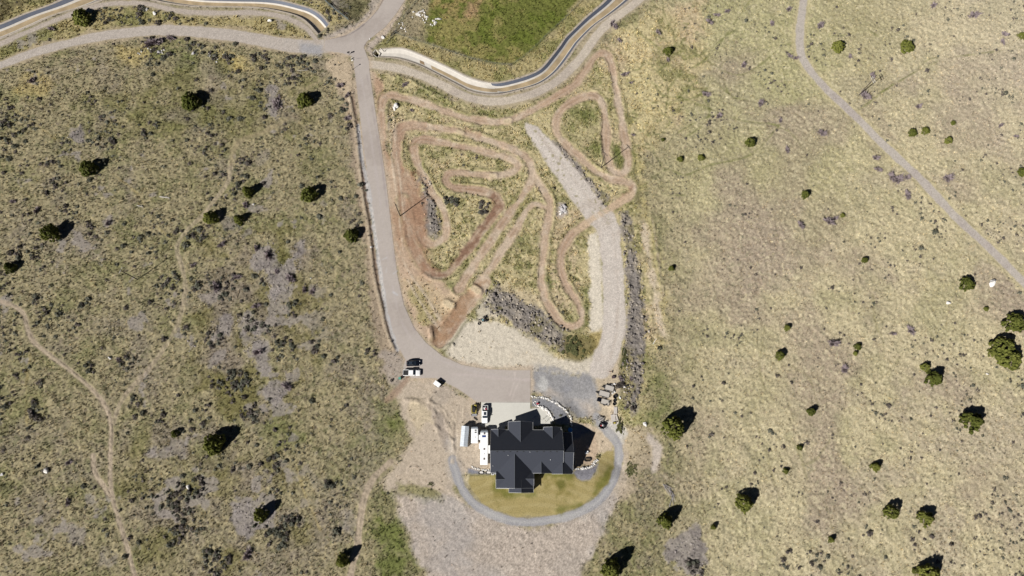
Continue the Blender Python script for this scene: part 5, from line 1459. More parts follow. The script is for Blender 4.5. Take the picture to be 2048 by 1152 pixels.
for s in (-1, 1):
    MB().box((s * (Wd / 2 + .01), -3.5, 2.2), (.03, 1.2, .7)).build("window", M_GLASS, t)
MB().box((Wd / 2 + .015, 1.6, 1.7), (.03, .7, 1.8)).build("door", mat("trailer_door", (.7, .7, .69), .4, var=.03), t)
# short camper
CX, CY = P(949.2, 869, 2.7)[:2]
t = empty("camper_trailer", CX, CY, .06); tag(t, "short white camper trailer with two dark roof vents", "camper")
rv_body(t, 5.5, 2.25, 2.7, .9)
for y in (1.35, .68): MB().box((.32, y, 2.76), (.62, .34, .14), taper=(.85, .85)).build("roof_vent", M_DARK, t)
MB().cyl((.1, -.75, 2.68), (.3, -1.0, 2.95), .05, n=6).build("antenna", M_DARK, t)
for s in (-1, 1): MB().cyl((s * .9 - .1, -.4, .33), (s * .9 + .1, -.4, .33), .33, n=14).build("wheel", M_TYRE, t); MB().box((s * 1.135, -1.4, 1.8), (.03, .9, .6)).build("window", M_GLASS, t)
MB().box((0, 3.2, .5), (.1, 1.0, .1)).build("hitch", M_DARK, t)
# ribbed metal carport
SX, SY = P(928.8, 872.5, 2.6)[:2]
t = empty("metal_carport", SX, SY, .05, -.07); tag(t, "ribbed galvanised metal carport left of the white campers", "carport")
for s in (-1, 1):
    m_ = MB(); n = 22
    for k in range(n):
        y0, y1 = -3.3 + 6.6 * k / n, -3.3 + 6.6 * (k + 1) / n; z = .035 if k % 2 else 0
        m_.add([(0, y0, 2.85 + z), (0, y1, 2.85 + z), (s * 1.2, y1, 2.4 + z), (s * 1.2, y0, 2.4 + z), (0, y0, 2.80), (0, y1, 2.80), (s * 1.2, y1, 2.35), (s * 1.2, y0, 2.35)], [(0, 1, 2, 3), (7, 6, 5, 4), (0, 3, 7, 4), (1, 5, 6, 2), (2, 6, 7, 3)])
    m_.build("roof_panel", M_GALV, t)
    MB().box((s * 1.19, 0, 1.2), (.05, 6.5, 2.32)).build("side_panel", M_GALV, t)
    for y in (-3.2, 0, 3.2): MB().cyl((s * 1.13, y, 0), (s * 1.13, y, 2.37), .05, n=6).build("post", M_GALV, t)
MB().add([(-1.16, 3.22, .0), (1.16, 3.22, .0), (1.16, 3.22, 2.34), (0, 3.22, 2.78), (-1.16, 3.22, 2.34)], [(0, 1, 2, 3, 4)]).build("end_panel", M_GALV, t)
# skid steer
t = ob("skid_steer", "yellow and black skid steer loader with bucket down", "loader", 948, 818.5, -PI / 2, dz=.8)
b = MB(); b.box((-.45, 0, .85), (1.7, 1.15, .7), taper=(.95, .9)); b.box((.75, 0, .7), (.75, 1.1, .5)); b.build("body", M_DARK, t, bevel=.04)
MB().box((.05, 0, 1.55), (1.35, 1.12, .98), taper=(.88, .88)).build("cab", M_BLACK, t, bevel=.05); MB().box((.55, 0, 1.55), (.04, .7, .7)).build("cab_window", M_GLASS, t)
for s in (-1, 1):
    a_ = MB(); a_.loft([[(-1.4, s * .72 - .06, 1.35), (-1.4, s * .72 + .08, 1.35), (-1.4, s * .72 + .08, 1.6), (-1.4, s * .72 - .08, 1.6)], [(.4, s * .72 - .08, 1.5), (.4, s * .72 + .08, 1.5), (.4, s * .72 + .08, 1.72), (.4, s * .72 - .08, 1.72)], [(1.45, s * .6 - .08, .45), (1.45, s * .6 + .08, .45), (1.5, s * .6 + .08, .7), (1.5, s * .6 - .08, .7)]]); a_.build("lift_arm", M_YELLOW, t)
    k_ = MB(); k_.loft([[(-1.3, s * .75 - .16, .45), (-1.3, s * .75 + .16, .45), (-1.0, s * .75 + .16, .72), (-1.0, s * .75 - .16, .72)], [(-1.0, s * .75 - .16, .02), (-1.0, s * .75 + .16, .02), (-.9, s * .75 + .16, .74), (-.9, s * .75 - .16, .74)], [(.8, s * .75 - .16, .02), (.8, s * .75 + .16, .02), (.8, s * .75 + .16, .74), (.8, s * .75 - .16, .74)], [(1.1, s * .75 - .16, .35), (1.1, s * .75 + .16, .35), (.85, s * .75 + .16, .72), (.85, s * .75 - .16, .72)]]); k_.build("track", M_TYRE, t)
MB().box((1.2, 0, .75), (.12, 1.1, .35)).build("crossbeam", M_YELLOW, t); MB().box((-1.3, .3, 1.0), (.3, .55, .5)).build("engine_cover", M_YELLOW, t)
bk = MB(); bk.add([(1.5, -.92, .65), (1.5, .92, .65), (1.55, .92, .06), (1.55, -.92, .06), (2.25, -.92, .04), (2.25, .92, .04)], [(0, 1, 2, 3), (3, 2, 5, 4)]).add([(1.46, -.92, .66), (1.46, .92, .66), (1.5, .92, .02), (1.5, -.92, .02), (2.25, -.92, .0), (2.25, .92, .0)], [(3, 2, 1, 0), (4, 5, 2, 3)])
for s in (-.92, .92): bk.add([(1.48, s, .66), (1.5, s, .02), (2.25, s, .02)], [(0, 1, 2)])
bk.build("bucket", mat("worn_steel", (.42, .42, .44), .4, .6, var=.2), t)
o = MB().box((0, 0, .12), (1.5, .42, .2), taper=(.97, .9)).build("pallet_fork", M_BLACK, None, bevel=.02); x, y = P(951, 837.5); o.location = (x, y, gz(x, y)); o.rotation_euler = (0, 0, -.62); o.name = "black_trough"; tag(o, "long black trough lying on the dirt below the skid steer", "trough")
# white box trailer by the driveway
t = ob("box_trailer", "small white box trailer standing on dirt below the driveway", "trailer", 874.5, 768, -.62, dz=1.2)
MB().box((0, 0, 1.0), (2.3, 1.45, 1.5)).build("body", M_WHITE, t, bevel=.06)
for s in (-1, 1): wheel(t, 0, s * .8, .3, .2)
MB().box((1.55, 0, .4), (.9, .08, .08)).build("hitch", M_DARK, t)
t = ob("bin", "small green wheelie bin left of the white pickup", "bin", 799.5, 756.5, .1, dz=.9)
MB().box((0, 0, .5), (.62, .66, .95), taper=(1.15, 1.15)).build("body", M_GREENP, t); MB().box((0, 0, 1.02), (.78, .82, .09)).build("lid", mat("bin_lid", (.10, .28, .22), .5, var=.04), t, bevel=.02)
for s in (-1, 1): MB().cyl((-.3, s * .3 - .05, .12), (-.3, s * .3 + .05, .12), .12).build("wheel", M_TYRE, t)
MB().box((-.42, 0, .98), (.08, .5, .06)).build("handle", M_GREENP, t)
t = ob("scrap_frame", "rusty folded frame lying on the ground beside the white pickup", "scrap metal", 815.5, 755, .25)
for a, b_ in (((-.7, -.2, .08), (.8, .25, .12)), ((-.7, .15, .1), (.3, .1, .15)), ((-.5, -.25, .1), (-.35, .25, .14)), ((.2, -.1, .1), (.75, .3, .1))): MB().cyl(a, b_, .05, n=6).build("bar", M_RUST, t)
# ------------------------------------------------------------------ trailers and stores on the gravel yard
def flatbed(label, u, v, rz, L, Wd, front=0.0):
    t = ob("utility_trailer", label, "trailer", u, v, rz, dz=.6, group="flatbed trailers on the gravel yard")
    MB().box((0, 0, .56), (L, Wd, .07)).build("deck", M_WOOD, t)
    r = MB()
    for s in (-1, 1):
        r.box((0, s * (Wd / 2 + .03), .8), (L + .1, .05, .05)); r.box((0, s * (Wd / 2 + .03), .5), (L + .1, .06, .14))
        for k in range(5): r.box((-L / 2 + L * k / 4, s * (Wd / 2 + .03), .66), (.05, .045, .24))
    r.box((-L / 2 - .03, 0, .8), (.05, Wd, .05)); r.box((-L / 2 - .03, 0, .5), (.06, Wd, .14)); r.build("side_rail", M_DARK, t)
    for s in (-1, 1):
        w = wheel(t, -.1, s * (Wd / 2 + .2), .33, .2); MB().box((-.1, s * (Wd / 2 + .2), .72), (.9, .26, .05)).build("fender", M_DARK, t)
    h = MB(); h.add([(-L / 2, -.5, .45), (-L / 2, .5, .45), (-L / 2 - 1.3, .05, .45), (-L / 2 - 1.3, -.05, .45), (-L / 2, -.5, .53), (-L / 2, .5, .53), (-L / 2 - 1.3, .05, .53), (-L / 2 - 1.3, -.05, .53)], [(3, 2, 1, 0), (4, 5, 6, 7), (0, 3, 7, 4), (1, 5, 6, 2), (2, 6, 7, 3)]); h.build("tongue", M_DARK, t)
    g_ = MB()
    for k in range(7): g_.box((L / 2 + .08, -Wd / 2 + Wd * k / 6, 1.0), (.05, .05, .85))
    for z in (.62, 1.0, 1.4): g_.box((L / 2 + .08, 0, z), (.04, Wd, .05))
    g_.build("ramp_gate", M_DARK, t)
    return t
RZ = -math.radians(16)
flatbed("topmost flatbed trailer with a pale board deck on the gravel yard", 1218.5, 776.5, RZ, 2.9, 1.75)
flatbed("middle one of the three pale flatbed trailers on the gravel yard", 1208.5, 788, RZ, 3.5, 1.85)
t = flatbed("lowest flatbed trailer with a black engine at its end", 1211, 803.5, RZ, 2.9, 1.75)
MB().box((-2.2, .15, .85), (1.3, 1.2, .5), taper=(.9, .9)).build("tool_box", M_BLACKP, t, bevel=.04)
t = ob("engine_block", "small black engine sitting on the lowest flatbed trailer", "engine", 1213, 808.5, .4, dz=.8); t.location.z = .78
MB().box((0, 0, .2), (.6, .45, .35), taper=(.8, .8)).build("block", M_DARK, t, bevel=.03); MB().cyl((-.35, 0, .22), (.4, 0, .22), .14).build("shaft", M_RIM, t)
for (u, v, r, h, lab) in ((1230, 793, .72, .75, "largest black round stock tub, topmost of three by the trailers"), (1229.5, 801, .55, .6, "middle black round stock tub of three by the trailers"), (1229, 807.5, .58, .6, "lowest black round stock tub, just above the timber")):
    t = ob("stock_tub", lab, "tub", u, v, 0, group="black round tubs on the gravel yard", dz=h / 2)
    m_ = MB(); n = 20
    for (r0, z0), (r1, z1) in zip([(r * .86, 0), (r, h), (r * .93, h), (r * .8, .1)], [(r, h), (r * .93, h), (r * .8, .1), (.01, .1)]):
        vs = [(math.cos(2 * PI * k / n) * q, math.sin(2 * PI * k / n) * q, z) for q, z in ((r0, z0), (r1, z1)) for k in range(n)]
        m_.add(vs, [(k, (k + 1) % n, n + (k + 1) % n, n + k) for k in range(n)])
    m_.build("shell", M_BLACK, t); MB().cyl((0, 0, h - .05), (0, 0, h + .01), r * 1.02, n=20).build("rim_band", M_BLACK, t) if False else None
def timber(label, u, v, rz, n, L, w, mats=M_TIMBER):
    t = ob("timber_stack", label, "timber stack", u, v, rz)
    for lay in range(3):
        for k in range(n):
            MB().box((R.uniform(-.08, .08), (k - (n - 1) / 2) * w * 1.08, .1 + lay * .17), (L * R.uniform(.93, 1.04), w, .14), R.uniform(-.02, .02)).build("board", mats, t)
timber("upper stack of grey timber boards beside the riprap", 1231.5, 820.5, PI / 2 - .05, 4, 2.3, .26)
timber("lower stack of wide grey timber boards", 1227.5, 835, PI / 2 + .1, 4, 2.3, .33)
timber("narrow leaning stack of planks right of the lower timber stack", 1234.5, 834.5, PI / 2 + .25, 2, 2.0, .24)
for (u, v, rz, lab) in ((1223.5, 821, PI / 2 + .25, "loose tan plank left of the upper timber stack"), (1225.8, 820, PI / 2 + .12, "second loose tan plank, touching the upper timber stack")):
    x, y = P(u, v); o = MB().box((0, 0, .07), (2.2, .16, .1)).build("plank", mat("tan_plank", (.52, .43, .32), .85, var=.2), None); o.location = (x, y, gz(x, y) + .05); o.rotation_euler = (0, 0, rz); tag(o, lab, "plank")
t = ob("yellow_mower", "yellow garden machine below the timber stacks", "mower", 1230.5, 845.3, .1)
MB().box((0, 0, .35), (.75, .5, .3), taper=(.8, .8)).build("hood", M_YELLOW, t, bevel=.04); MB().box((-.1, .1, .2), (.95, .62, .16)).build("deck", M_DARK, t, bevel=.02); MB().cyl((.3, .05, .5), (.85, .3, .9), .03, n=6).build("handle", M_RUST, t)
for s in (-1, 1): MB().cyl((.3, s * .34 - .05, .14), (.3, s * .34 + .05, .14), .14).build("wheel", M_TYRE, t); MB().cyl((-.35, s * .34 - .05, .14), (-.35, s * .34 + .05, .14), .14).build("wheel", M_TYRE, t)
# bare frame trailer and the black cart behind it
t = ob("frame_trailer", "black slatted frame trailer without a deck", "trailer", 1202.5, 837, -.35, dz=.4)
f_ = MB()
for y in (-.7, -.25, .25, .7): f_.box((0, y, .5), (2.3, .1, .1))
for x in (-1.1, -.4, .4, 1.1): f_.box((x, 0, .56), (.08, 1.5, .06))
f_.build("frame", M_DARK, t)
for y in (-.48, 0, .48): MB().box((.1, y, .6), (1.8, .16, .05)).build("slat", M_TIMBER, t)
for s in (-1, 1): wheel(t, .5, s * .85, .3, .2)
MB().cyl((-1.15, 0, .5), (-2.0, 0, .5), .06, n=6).build("tongue", M_DARK, t)
t = ob("tub_trailer", "black high-sided trailer with red and white rubbish inside", "trailer", 1205, 851, math.radians(-28), dz=.6)
MB().box((0, 0, .5), (1.9, 1.5, .08)).build("floor", M_DARK, t)
for s in (-1, 1): MB().box((0, s * .75, .8), (1.95, .06, .6)).build("side", M_BLACK, t); MB().box((s * .95, 0, .8), (.06, 1.44, .6)).build("end_board", M_BLACK, t); wheel(t, 0, s * .9, .3, .18)
MB().cyl((1.0, 0, .5), (1.75, .0, .45), .05, n=6).build("tongue", M_DARK, t); MB().box((1.7, 0, .35), (.1, .35, .08)).build("jack", M_DARK, t)
t2 = ob("rubbish_heap", "red and white rubbish lying in the black trailer", "rubbish", 1204.5, 851, .3, dz=.6); t2.location.z = .62
MB().box((-.3, .1, .1), (.5, .4, .2), .4, taper=(.6, .6)).build("red_rag", M_RED, t2, bevel=.03); MB().box((.15, -.1, .1), (.5, .3, .2), -.3, taper=(.6, .6)).build("white_sack", M_WHITE, t2, bevel=.03); MB().box((.3, .25, .08), (.4, .3, .16), .2, taper=(.6, .6)).build("grey_sack", mat("grey_sack", (.35, .34, .36), .9), t2, bevel=.03)
t = ob("metal_crate", "dark metal crate alone above the flatbed trailers", "crate", 1227, 754.3, .03, dz=.4)
MB().box((0, 0, .08), (.95, .8, .1)).build("floor", M_DARK, t)
for s in (-1, 1): MB().box((0, s * .4, .35), (1.0, .05, .6)).build("side", mat("brown_metal", (.07, .05, .055), .6, var=.1), t); MB().box((s * .5, 0, .35), (.05, .76, .6)).build("end", mat("brown_metal", (.07, .05, .055)), t)
MB().box((0, 0, .6), (.85, .7, .04)).build("lid", mat("brown_metal", (.07, .05, .055)), t)
t = ob("tow_bar", "dark t-shaped steel bar lying above the metal crate", "steel bar", 1222.5, 743.4, .03)
MB().box((-.25, 0, .1), (1.1, .12, .1)).build("bar", M_RUST, t); MB().box((.4, .05, .12), (.24, .85, .14), -.2).build("crosshead", M_DARK, t)
t = ob("barrel", "dark barrel lying in the riprap beside the flatbed trailers", "barrel", 1252.5, 772.5, .6, dz=.2)
MB().cyl((-.45, 0, .3), (.45, 0, .3), .3, n=14).build("body", M_DARK, t)
for x in (-.25, .25, -.46, .46): MB().cyl((x - .02, 0, .3), (x + .02, 0, .3), .32, n=14).build("hoop", M_BLACK, t)
# small tractor at the rubble bank
t = ob("garden_tractor", "small dark tractor with a teal seat box at the rubble bank", "tractor", 969, 638.5, PI / 2, dz=.6)
MB().box((.55, 0, .65), (1.1, .55, .5), taper=(.9, .8)).build("hood", M_DARK, t, bevel=.05); MB().box((-.5, 0, .5), (.9, .75, .3)).build("chassis", M_DARK, t, bevel=.03); MB().box((-.3, .55, .85), (.75, .55, .35), taper=(.9, .9)).build("seat_box", mat("teal_paint", (.16, .30, .32), .6, var=.08), t, bevel=.04)
for s in (-1, 1): wheel(t, .8, s * .48, .26, .18); wheel(t, -.5, s * .68, .42, .3)
MB().cyl((.05, 0, .8), (-.1, 0, 1.25), .03, n=6).build("steering_column", M_DARK, t); MB().cyl((-.1, 0, 1.22), (-.12, 0, 1.28), .2, n=12).build("steering_wheel", M_BLACK, t)
t = ob("tyre", "old tyre lying beside the small tractor", "tyre", 958.5, 647, 0, dz=.1)
n = 18; m_ = MB()
pr_ = [(.45, 0), (.55, .05), (.55, .2), (.45, .25), (.28, .22), (.28, .03)]
for a in range(6):
    (r0, z0), (r1, z1) = pr_[a], pr_[(a + 1) % 6]
    m_.add([(math.cos(2 * PI * k / n) * q, math.sin(2 * PI * k / n) * q, z) for q, z in ((r0, z0), (r1, z1)) for k in range(n)], [(k, (k + 1) % n, n + (k + 1) % n, n + k) for k in range(n)])
m_.build("tread", M_TYRE, t)
t = ob("implement_frame", "dark farm implement with bent arms left of the small tractor", "implement", 959, 640.5, .1)
for a, b_ in (((-.6, .1, .2), (.9, .25, .3)), ((-.3, -.3, .15), (.3, .4, .25)), ((.5, -.2, .15), (.8, .4, .25))): MB().cyl(a, b_, .07, n=6).build("arm", M_DARK, t)

# ------------------------------------------------------------------ things round the house
def well(label, u, v):
    t = ob("window_well", label, "window well", u, v, 0, group="window wells at the left back corner")
    pts = [(-.62, -.45), (-.3, -.72 * 0 - .45), (.62, -.45), (.82, .0), (.55, .5), (-.55, .5), (-.82, .0)]
    m_ = MB(); o_ = [(x * 1.12, y * 1.15) for x, y in pts]; n = len(pts)
    for (za, zb) in ((-.02, .3),):
        vs = [(x, y, za) for x, y in o_] + [(x, y, zb) for x, y in o_] + [(x * .82, y * .78, zb) for x, y in o_] + [(x * .82, y * .78, za) for x, y in o_]
        m_.add(vs, [(k, (k + 1) % n, n + (k + 1) % n, n + k) for k in range(n)] + [(n + k, n + (k + 1) % n, 2 * n + (k + 1) % n, 2 * n + k) for k in range(n)] + [(2 * n + k, 2 * n + (k + 1) % n, 3 * n + (k + 1) % n, 3 * n + k) for k in range(n)])
    m_.build("rim", M_BLACK, t); MB().add([(x * .8, y * .78, .02) for x, y in o_], [tuple(range(n))]).build("gravel_floor", M_ROCK, t)
well("left of the two black-rimmed window wells under the rock wall", 962, 945.5); well("right of the two black-rimmed window wells, nearer the house", 976.5, 945.5)
t = ob("air_conditioner", "small white air conditioner box at the house's left back corner", "air conditioner", 985.5, 947.5, 0, dz=.5)
MB().box((0, 0, .4), (.75, .75, .75)).build("case", M_WHITE, t, bevel=.03); MB().cyl((0, 0, .77), (0, 0, .8), .28, n=16).build("fan_grille", M_DARK, t)
t = ob("propane_tank", "small silver tank beside the white air conditioner", "tank", 990.5, 947.2, 0, dz=.4)
MB().cyl((0, 0, .05), (0, 0, .8), .25, .23, 14).build("shell", M_GALV, t); MB().cyl((0, 0, .8), (0, 0, .92), .08, n=8).build("valve", M_DARK, t)
t = ob("fire_pit", "long octagonal dark fire pit on the tan terrace", "fire pit", 1176.3, 919, 0, dz=.2)
oct_ = [(-1.15, -.25), (-.75, -.6), (.75, -.6), (1.15, -.25), (1.15, .25), (.75, .6), (-.75, .6), (-1.15, .25)]
m_ = MB(); n = 8
vs = [(x, y, 0) for x, y in oct_] + [(x, y, .4) for x, y in oct_] + [(x * .8, y * .72, .4) for x, y in oct_] + [(x * .8, y * .72, .06) for x, y in oct_]
m_.add(vs, [(k, (k + 1) % n, n + (k + 1) % n, n + k) for k in range(n)] + [(n + k, n + (k + 1) % n, 2 * n + (k + 1) % n, 2 * n + k) for k in range(n)] + [(2 * n + k, 2 * n + (k + 1) % n, 3 * n + (k + 1) % n, 3 * n + k) for k in range(n)])
m_.build("rim", M_BLACK, t); MB().add([(x * .8, y * .72, .08) for x, y in oct_], [tuple(range(n))]).build("ash_bed", mat("ash", (.08, .06, .04), 1, var=.3), t)
def chair(label, u, v, rz, m):
    t = ob("garden_chair", label, "chair", u, v, rz, dz=.5, group="pale garden seats on the terrace")
    MB().box((0, 0, .4), (.75, .75, .14)).build("seat", m, t, bevel=.03); MB().box((-.38, 0, .7), (.12, .8, .6)).build("backrest", m, t, bevel=.03)
    for s in (-1, 1): MB().box((.02, s * .42, .52), (.75, .1, .14)).build("armrest", m, t, bevel=.02)
    for a in (-.3, .3):
        for b_ in (-.36, .36): MB().box((a, b_, .17), (.07, .07, .34)).build("leg", M_DARK, t)
chair("tan garden chair at the shadow's edge, upper seat on the terrace", 1176.3, 893.5, .1, mat("tan_cushion", (.6, .5, .42), .8)); chair("white garden chair, lower seat above the fire pit", 1175, 904, 1.8, M_WHITE)
t = ob("side_table", "small white table between the white chair and the shadow", "table", 1172.6, 905.5, .4, dz=.4)
MB().cyl((0, 0, .5), (0, 0, .55), .38, n=16).build("table_top", M_WHITE, t); MB().cyl((0, 0, 0), (0, 0, .5), .06, n=8).build("leg", M_DARK, t); MB().cyl((0, 0, 0), (0, 0, .04), .25, n=12).build("base", M_DARK, t)
t = ob("splash_pool", "blue covered play pool in the house shadow at the right wing", "pool", 1140.5, 859.5, 0, dz=.5)
m_ = MB(); n = 7; pp = [(math.cos(2 * PI * k / n + .2) * .72, math.sin(2 * PI * k / n + .2) * .72) for k in range(n)]
m_.loft([[(x, y, 0) for x, y in pp], [(x * 1.04, y * 1.04, .7) for x, y in pp]]); m_.build("wall", M_BLUE, t); MB().loft([[(x * 1.1, y * 1.1, .7) for x, y in pp], [(x * 1.05, y * 1.05, .78) for x, y in pp]]).build("cover", mat("bright_blue_cover", (.08, .30, .60), .5, var=.08), t)
t = ob("flower_pot", "red flowering pot inside the ring of white stones", "flower pot", 1075.6, 807.2, 0, dz=.3)
MB().cyl((0, 0, 0), (0, 0, .35), .18, .26, 12).build("pot", mat("clay", (.35, .16, .1), .8), t)
vs, fs = leaf_cloud(np.random.default_rng(5), 80, .3, lambda z: max(.2, math.sqrt(max(0, 1 - z * z))), inner=.3)
me = bpy.data.meshes.new("flowers"); me.from_pydata(vs, [], fs); me.materials.append(M_RED); o = link("flowers", me, t); o.location = (0, 0, .3); o.scale = (.38, .38, .4)
# bare young trees by the entry
for (u, v, h, lab) in ((1086.5, 838.5, 2.0, "thin bare sapling at the lower left of the entry patio"), (1092, 843.5, 1.6, "smaller bare sapling at the lower edge of the entry patio")):
    t = ob("sapling", lab, "tree", u, v, R.uniform(0, 6)); MB().cyl((0, 0, 0), (.05, 0, h), .05, .015, 6).build("trunk", M_BARK, t)
    for k in range(7):
        a = 2.2 * k; z = h * (.35 + .09 * k); MB().cyl((.02, 0, z), (math.cos(a) * .6, math.sin(a) * .6, z + .5), .025, .008, 5).build("limb", M_BARK, t)

# ------------------------------------------------------------------ power poles
M_POLE = mat("pole_wood", (.075, .06, .05), .95, var=.25, scale=4)
M_ARM = mat("weathered_arm", (.55, .52, .48), .9, var=.15)
def pole(u, v, h, arm_rz, label, arms=1, pale=False):
    t = ob("power_pole", label, "utility pole", u, v, arm_rz, group="power poles crossing the plot"); t.location.z -= .1
    MB().cyl((0, 0, -.2), (0, 0, h), .19, .12, 12).build("shaft", M_POLE, t)
    for k in range(arms):
        a = MB().box((.17, 0, h - .5 - .9 * k), (.12, 2.4, .14)).build("crossarm", M_ARM if pale else M_POLE, t)
        for y in (-1.1, -.4, .4, 1.1): MB().cyl((.17, y, h - .43 - .9 * k), (.17, y, h - .22 - .9 * k), .06, .04, 8).build("insulator", M_RIM, a)
    for s in (-1, 1): MB().cyl((.1, s * .75, h - .58), (.12, s * .05, h - 1.25), .025, n=5).build("brace", M_DARK, t)
pole(275, 559, 11.8, math.radians(-20), "power pole with a pale crossarm standing alone in the left field", 1, True)
pole(800.5, 432, 11.5, math.radians(40), "power pole rising from the reddish dirt right of the driveway")
pole(1202, 336, 11.8, math.radians(38), "power pole inside the right-hand loop of the dirt track")
pole(1718, 190, 11.5, math.radians(20), "power pole with two crossarms right of the field road", 2, True)
# ------------------------------------------------------------------ entrance: lamp, mailbox, culvert
t = ob("lamp_post", "thin dark lamp post with round globe at the driveway top", "lamp post", 706, 138.5, 0)
MB().cyl((0, 0, 0), (0, 0, 2.6), .06, .045, 10).build("post", M_DARK, t); MB().cyl((0, 0, 2.6), (0, 0, 2.68), .16, n=12).build("collar", M_DARK, t)
m_ = MB(); m_.cyl((0, 0, 2.68), (0, 0, 2.9), .16, .24, 12); m_.cyl((0, 0, 2.9), (0, 0, 3.05), .24, .1, 12); m_.build("lantern", M_BLACK, t); MB().cyl((0, 0, 0), (0, 0, .18), .3, .2, 12).build("base", M_DARK, t)
t = ob("mailbox", "black mailbox on a post at the top left of the driveway", "mailbox", 698.5, 109, .35)
MB().box((0, 0, .55), (.14, .14, 1.1)).build("post", M_DARK, t)
m_ = MB(); m_.loft([[(x_, math.cos(a) * .28, 1.1 + (.3 + math.sin(a) * .28 if a > 0 else 0)) for a in [PI * k / 6 for k in range(7)]] for x_ in (-.5, .5)]); m_.build("box", M_BLACK, t); MB().box((.1, .3, 1.5), (.04, .03, .3)).build("flag", M_RED, t)
t = ob("planter_post", "short dark marker post just below the mailbox", "post", 703.5, 118.5, .4)
MB().box((0, 0, .35), (.4, .3, .7), taper=(.8, .8)).build("body", M_DARK, t, bevel=.03); MB().box((0, 0, .74), (.45, .35, .08)).build("cap", M_ROCK, t)
# concrete culvert where the channel dives under the junction
cx_, cy_ = P(750.5, 106)
t = empty("culvert", cx_, cy_, 0, 0); tag(t, "concrete culvert mouth where the channel dives under the road", "culvert")
q = [(p[0] - cx_, p[1] - cy_) for p in PP([(744.5, 107), (751, 98.5), (760.5, 106.5), (755, 115.5)])]
for a, b_ in zip(q, q[1:] + q[:1]):
    L_ = math.hypot(b_[0] - a[0], b_[1] - a[1]); 
    MB().box(((a[0] + b_[0]) / 2, (a[1] + b_[1]) / 2, -1.15), (L_ + .16, .22, 2.6), math.atan2(b_[1] - a[1], b_[0] - a[0])).build("wall", M_CHCON, t)
MB().add([(x, y, -2.35) for x, y in q], [(0, 1, 2, 3)]).build("floor", M_BLACK, t)
for a, b_ in (((761, 97), (767, 103)), ((768, 103), (775, 97))):
    p0, p1 = P(*a), P(*b_); MB().cyl((p0[0] - cx_, p0[1] - cy_, .25), (p1[0] - cx_, p1[1] - cy_, .25), .16, n=6).build("wing_wall", M_CHCON, t)
# ------------------------------------------------------------------ fences
M_MESH = mat("fence_wire", (.16, .18, .17), .7, .3, var=.1)
def fence(px, label, step, h, wires, name="wire_fence", mpost=M_POLE, rail=.012, pr=.06):
    w = np.array(PP(px)); d = np.r_[0, np.cumsum(np.hypot(*np.diff(w, axis=0).T))]
    t = empty(name, w[0][0], w[0][1], gz(*w[0])); tag(t, label, "fence")
    pts = []
    for s in np.linspace(0, d[-1], max(2, int(d[-1] / step))):
        x, y = np.interp(s, d, w[:, 0]), np.interp(s, d, w[:, 1]); pts.append((x - w[0][0], y - w[0][1], gz(x, y) - gz(*w[0])))
    for p in pts[:100]: MB().cyl((p[0], p[1], p[2] - .1), (p[0], p[1], p[2] + h), pr, pr * .9, 6).build("post", mpost, t)
    m_ = MB()
    for a, b_ in zip(pts, pts[1:]):
        for k in range(wires):
            z = h * (.12 + .84 * k / max(1, wires - 1)); m_.cyl((a[0], a[1], a[2] + z), (b_[0], b_[1], b_[2] + z), rail, n=4)
    o = m_.build("wire", M_MESH, t)
    return t
fence([(792,67),(820,78),(850,87),(900,104),(950,120),(1000,130),(1025,131),(1060,104),(1100,64),(1132,36),(1165,0)], "wire mesh fence along the lower edge of the green field", 3.0, 1.5, 9, "mesh_fence", mat("steel_post", (.30, .33, .32), .5, .4), .008, .04)
fence([(773,88),(784,74),(793,62),(800,48),(812,30),(826,12),(836,0)], "dark post fence between the asphalt road and the green field", 2.2, 1.4, 5, "post_fence", M_POLE, .02, .08)
fence([(650,2),(668,18),(684,30),(698,41)], "low dark rail fence on the bank above the junction", 2.4, 1.3, 4, "rail_fence", M_POLE, .07, .1)
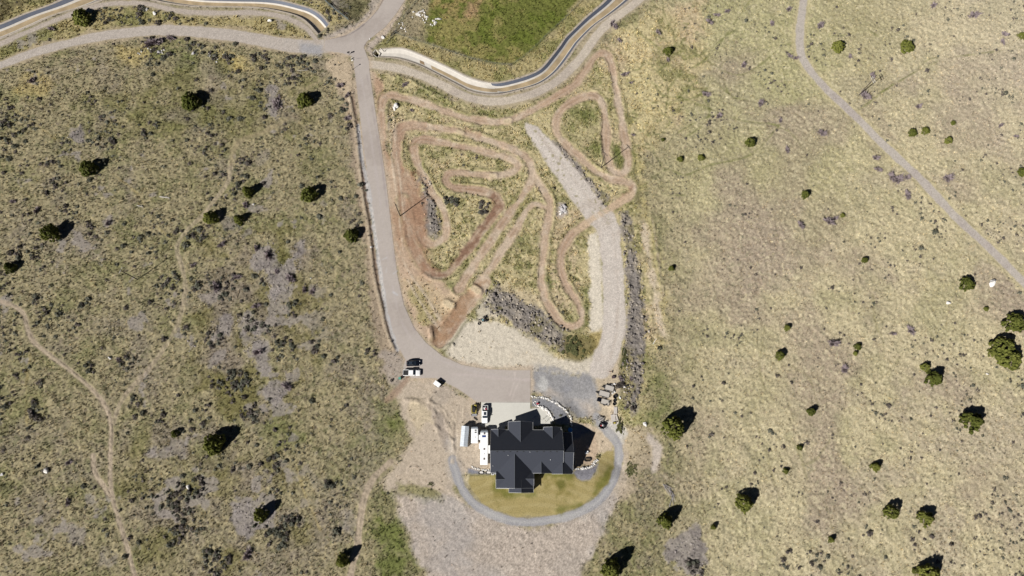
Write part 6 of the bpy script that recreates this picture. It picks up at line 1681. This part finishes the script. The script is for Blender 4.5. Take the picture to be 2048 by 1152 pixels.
# corner brace posts of the field fence
t = ob("gate", "dark braced gate at the field fence corner near the junction", "gate", 789, 67.5, math.radians(35))
for s in (-1, 1): MB().cyl((s * 1.3, 0, 0), (s * 1.3, 0, 1.8), .12, n=8).build("gate_post", M_POLE, t)
for z in (.4, .8, 1.2, 1.55): MB().cyl((-1.3, 0, z), (1.3, 0, z), .05, n=6).build("rail", M_DARK, t)
MB().cyl((-1.3, 0, .4), (1.3, 0, 1.55), .05, n=6).build("brace", M_DARK, t)
# fallen timber in the fields
def log(label, u, v, rz, L, r, m=M_TIMBER, limbs=3):
    t = ob("log", label, "log", u, v, rz); MB().cyl((-L / 2, 0, r), (L / 2, 0, r * 1.2), r, r * .6, 8).build("trunk", m, t)
    for k in range(limbs): MB().cyl((-L / 4 + k * L / 3, 0, r), (-L / 4 + k * L / 3 + .6, (.7 if k % 2 else -.7), r * 2), r * .45, r * .12, 6).build("limb", m, t)
log("bleached forked log in the left field", 330, 395, -.15, 3.6, .22, mat("bleached_wood", (.46, .43, .38), .9, var=.15))
log("shorter bleached log left of the forked log", 281, 413, -.25, 2.4, .16, mat("bleached_wood", (.46, .43, .38)))
log("pale pole lying on the grass right of the riprap", 1309, 683, 1.0, 2.2, .1, M_WHITE, 0)
log("bleached branch lying in the roadside stones below the gravel road", 605, 141, 0.0, 4.0, .08, mat("bleached_wood", (.46, .43, .38)), 1)
for k, (u, v, rz) in enumerate(((1332, 976, -.9), (1338, 980, -.8), (1334, 983, -1.0), (1342, 990, -1.2), (1345, 1000, -1.5), (1338, 974, -.5), (1344, 984, -1.0), (1347, 994, -1.3), (1341, 1004, 1.2))):
    x, y = P(u, v); o = MB().cyl((-1.6, 0, .25 + .1 * (k % 3)), (1.6, 0, .3 + .12 * (k % 2)), .12, .05, 7).build("dead_branch", mat("dead_branch_wood", (.30, .28, .29), .95, var=.2)); o.location = (x, y, gz(x, y)); o.rotation_euler = (0, 0, rz)
    tag(o, "grey dead branch in the brush pile above the lower right juniper", "branch", "dead branches of the brush pile")
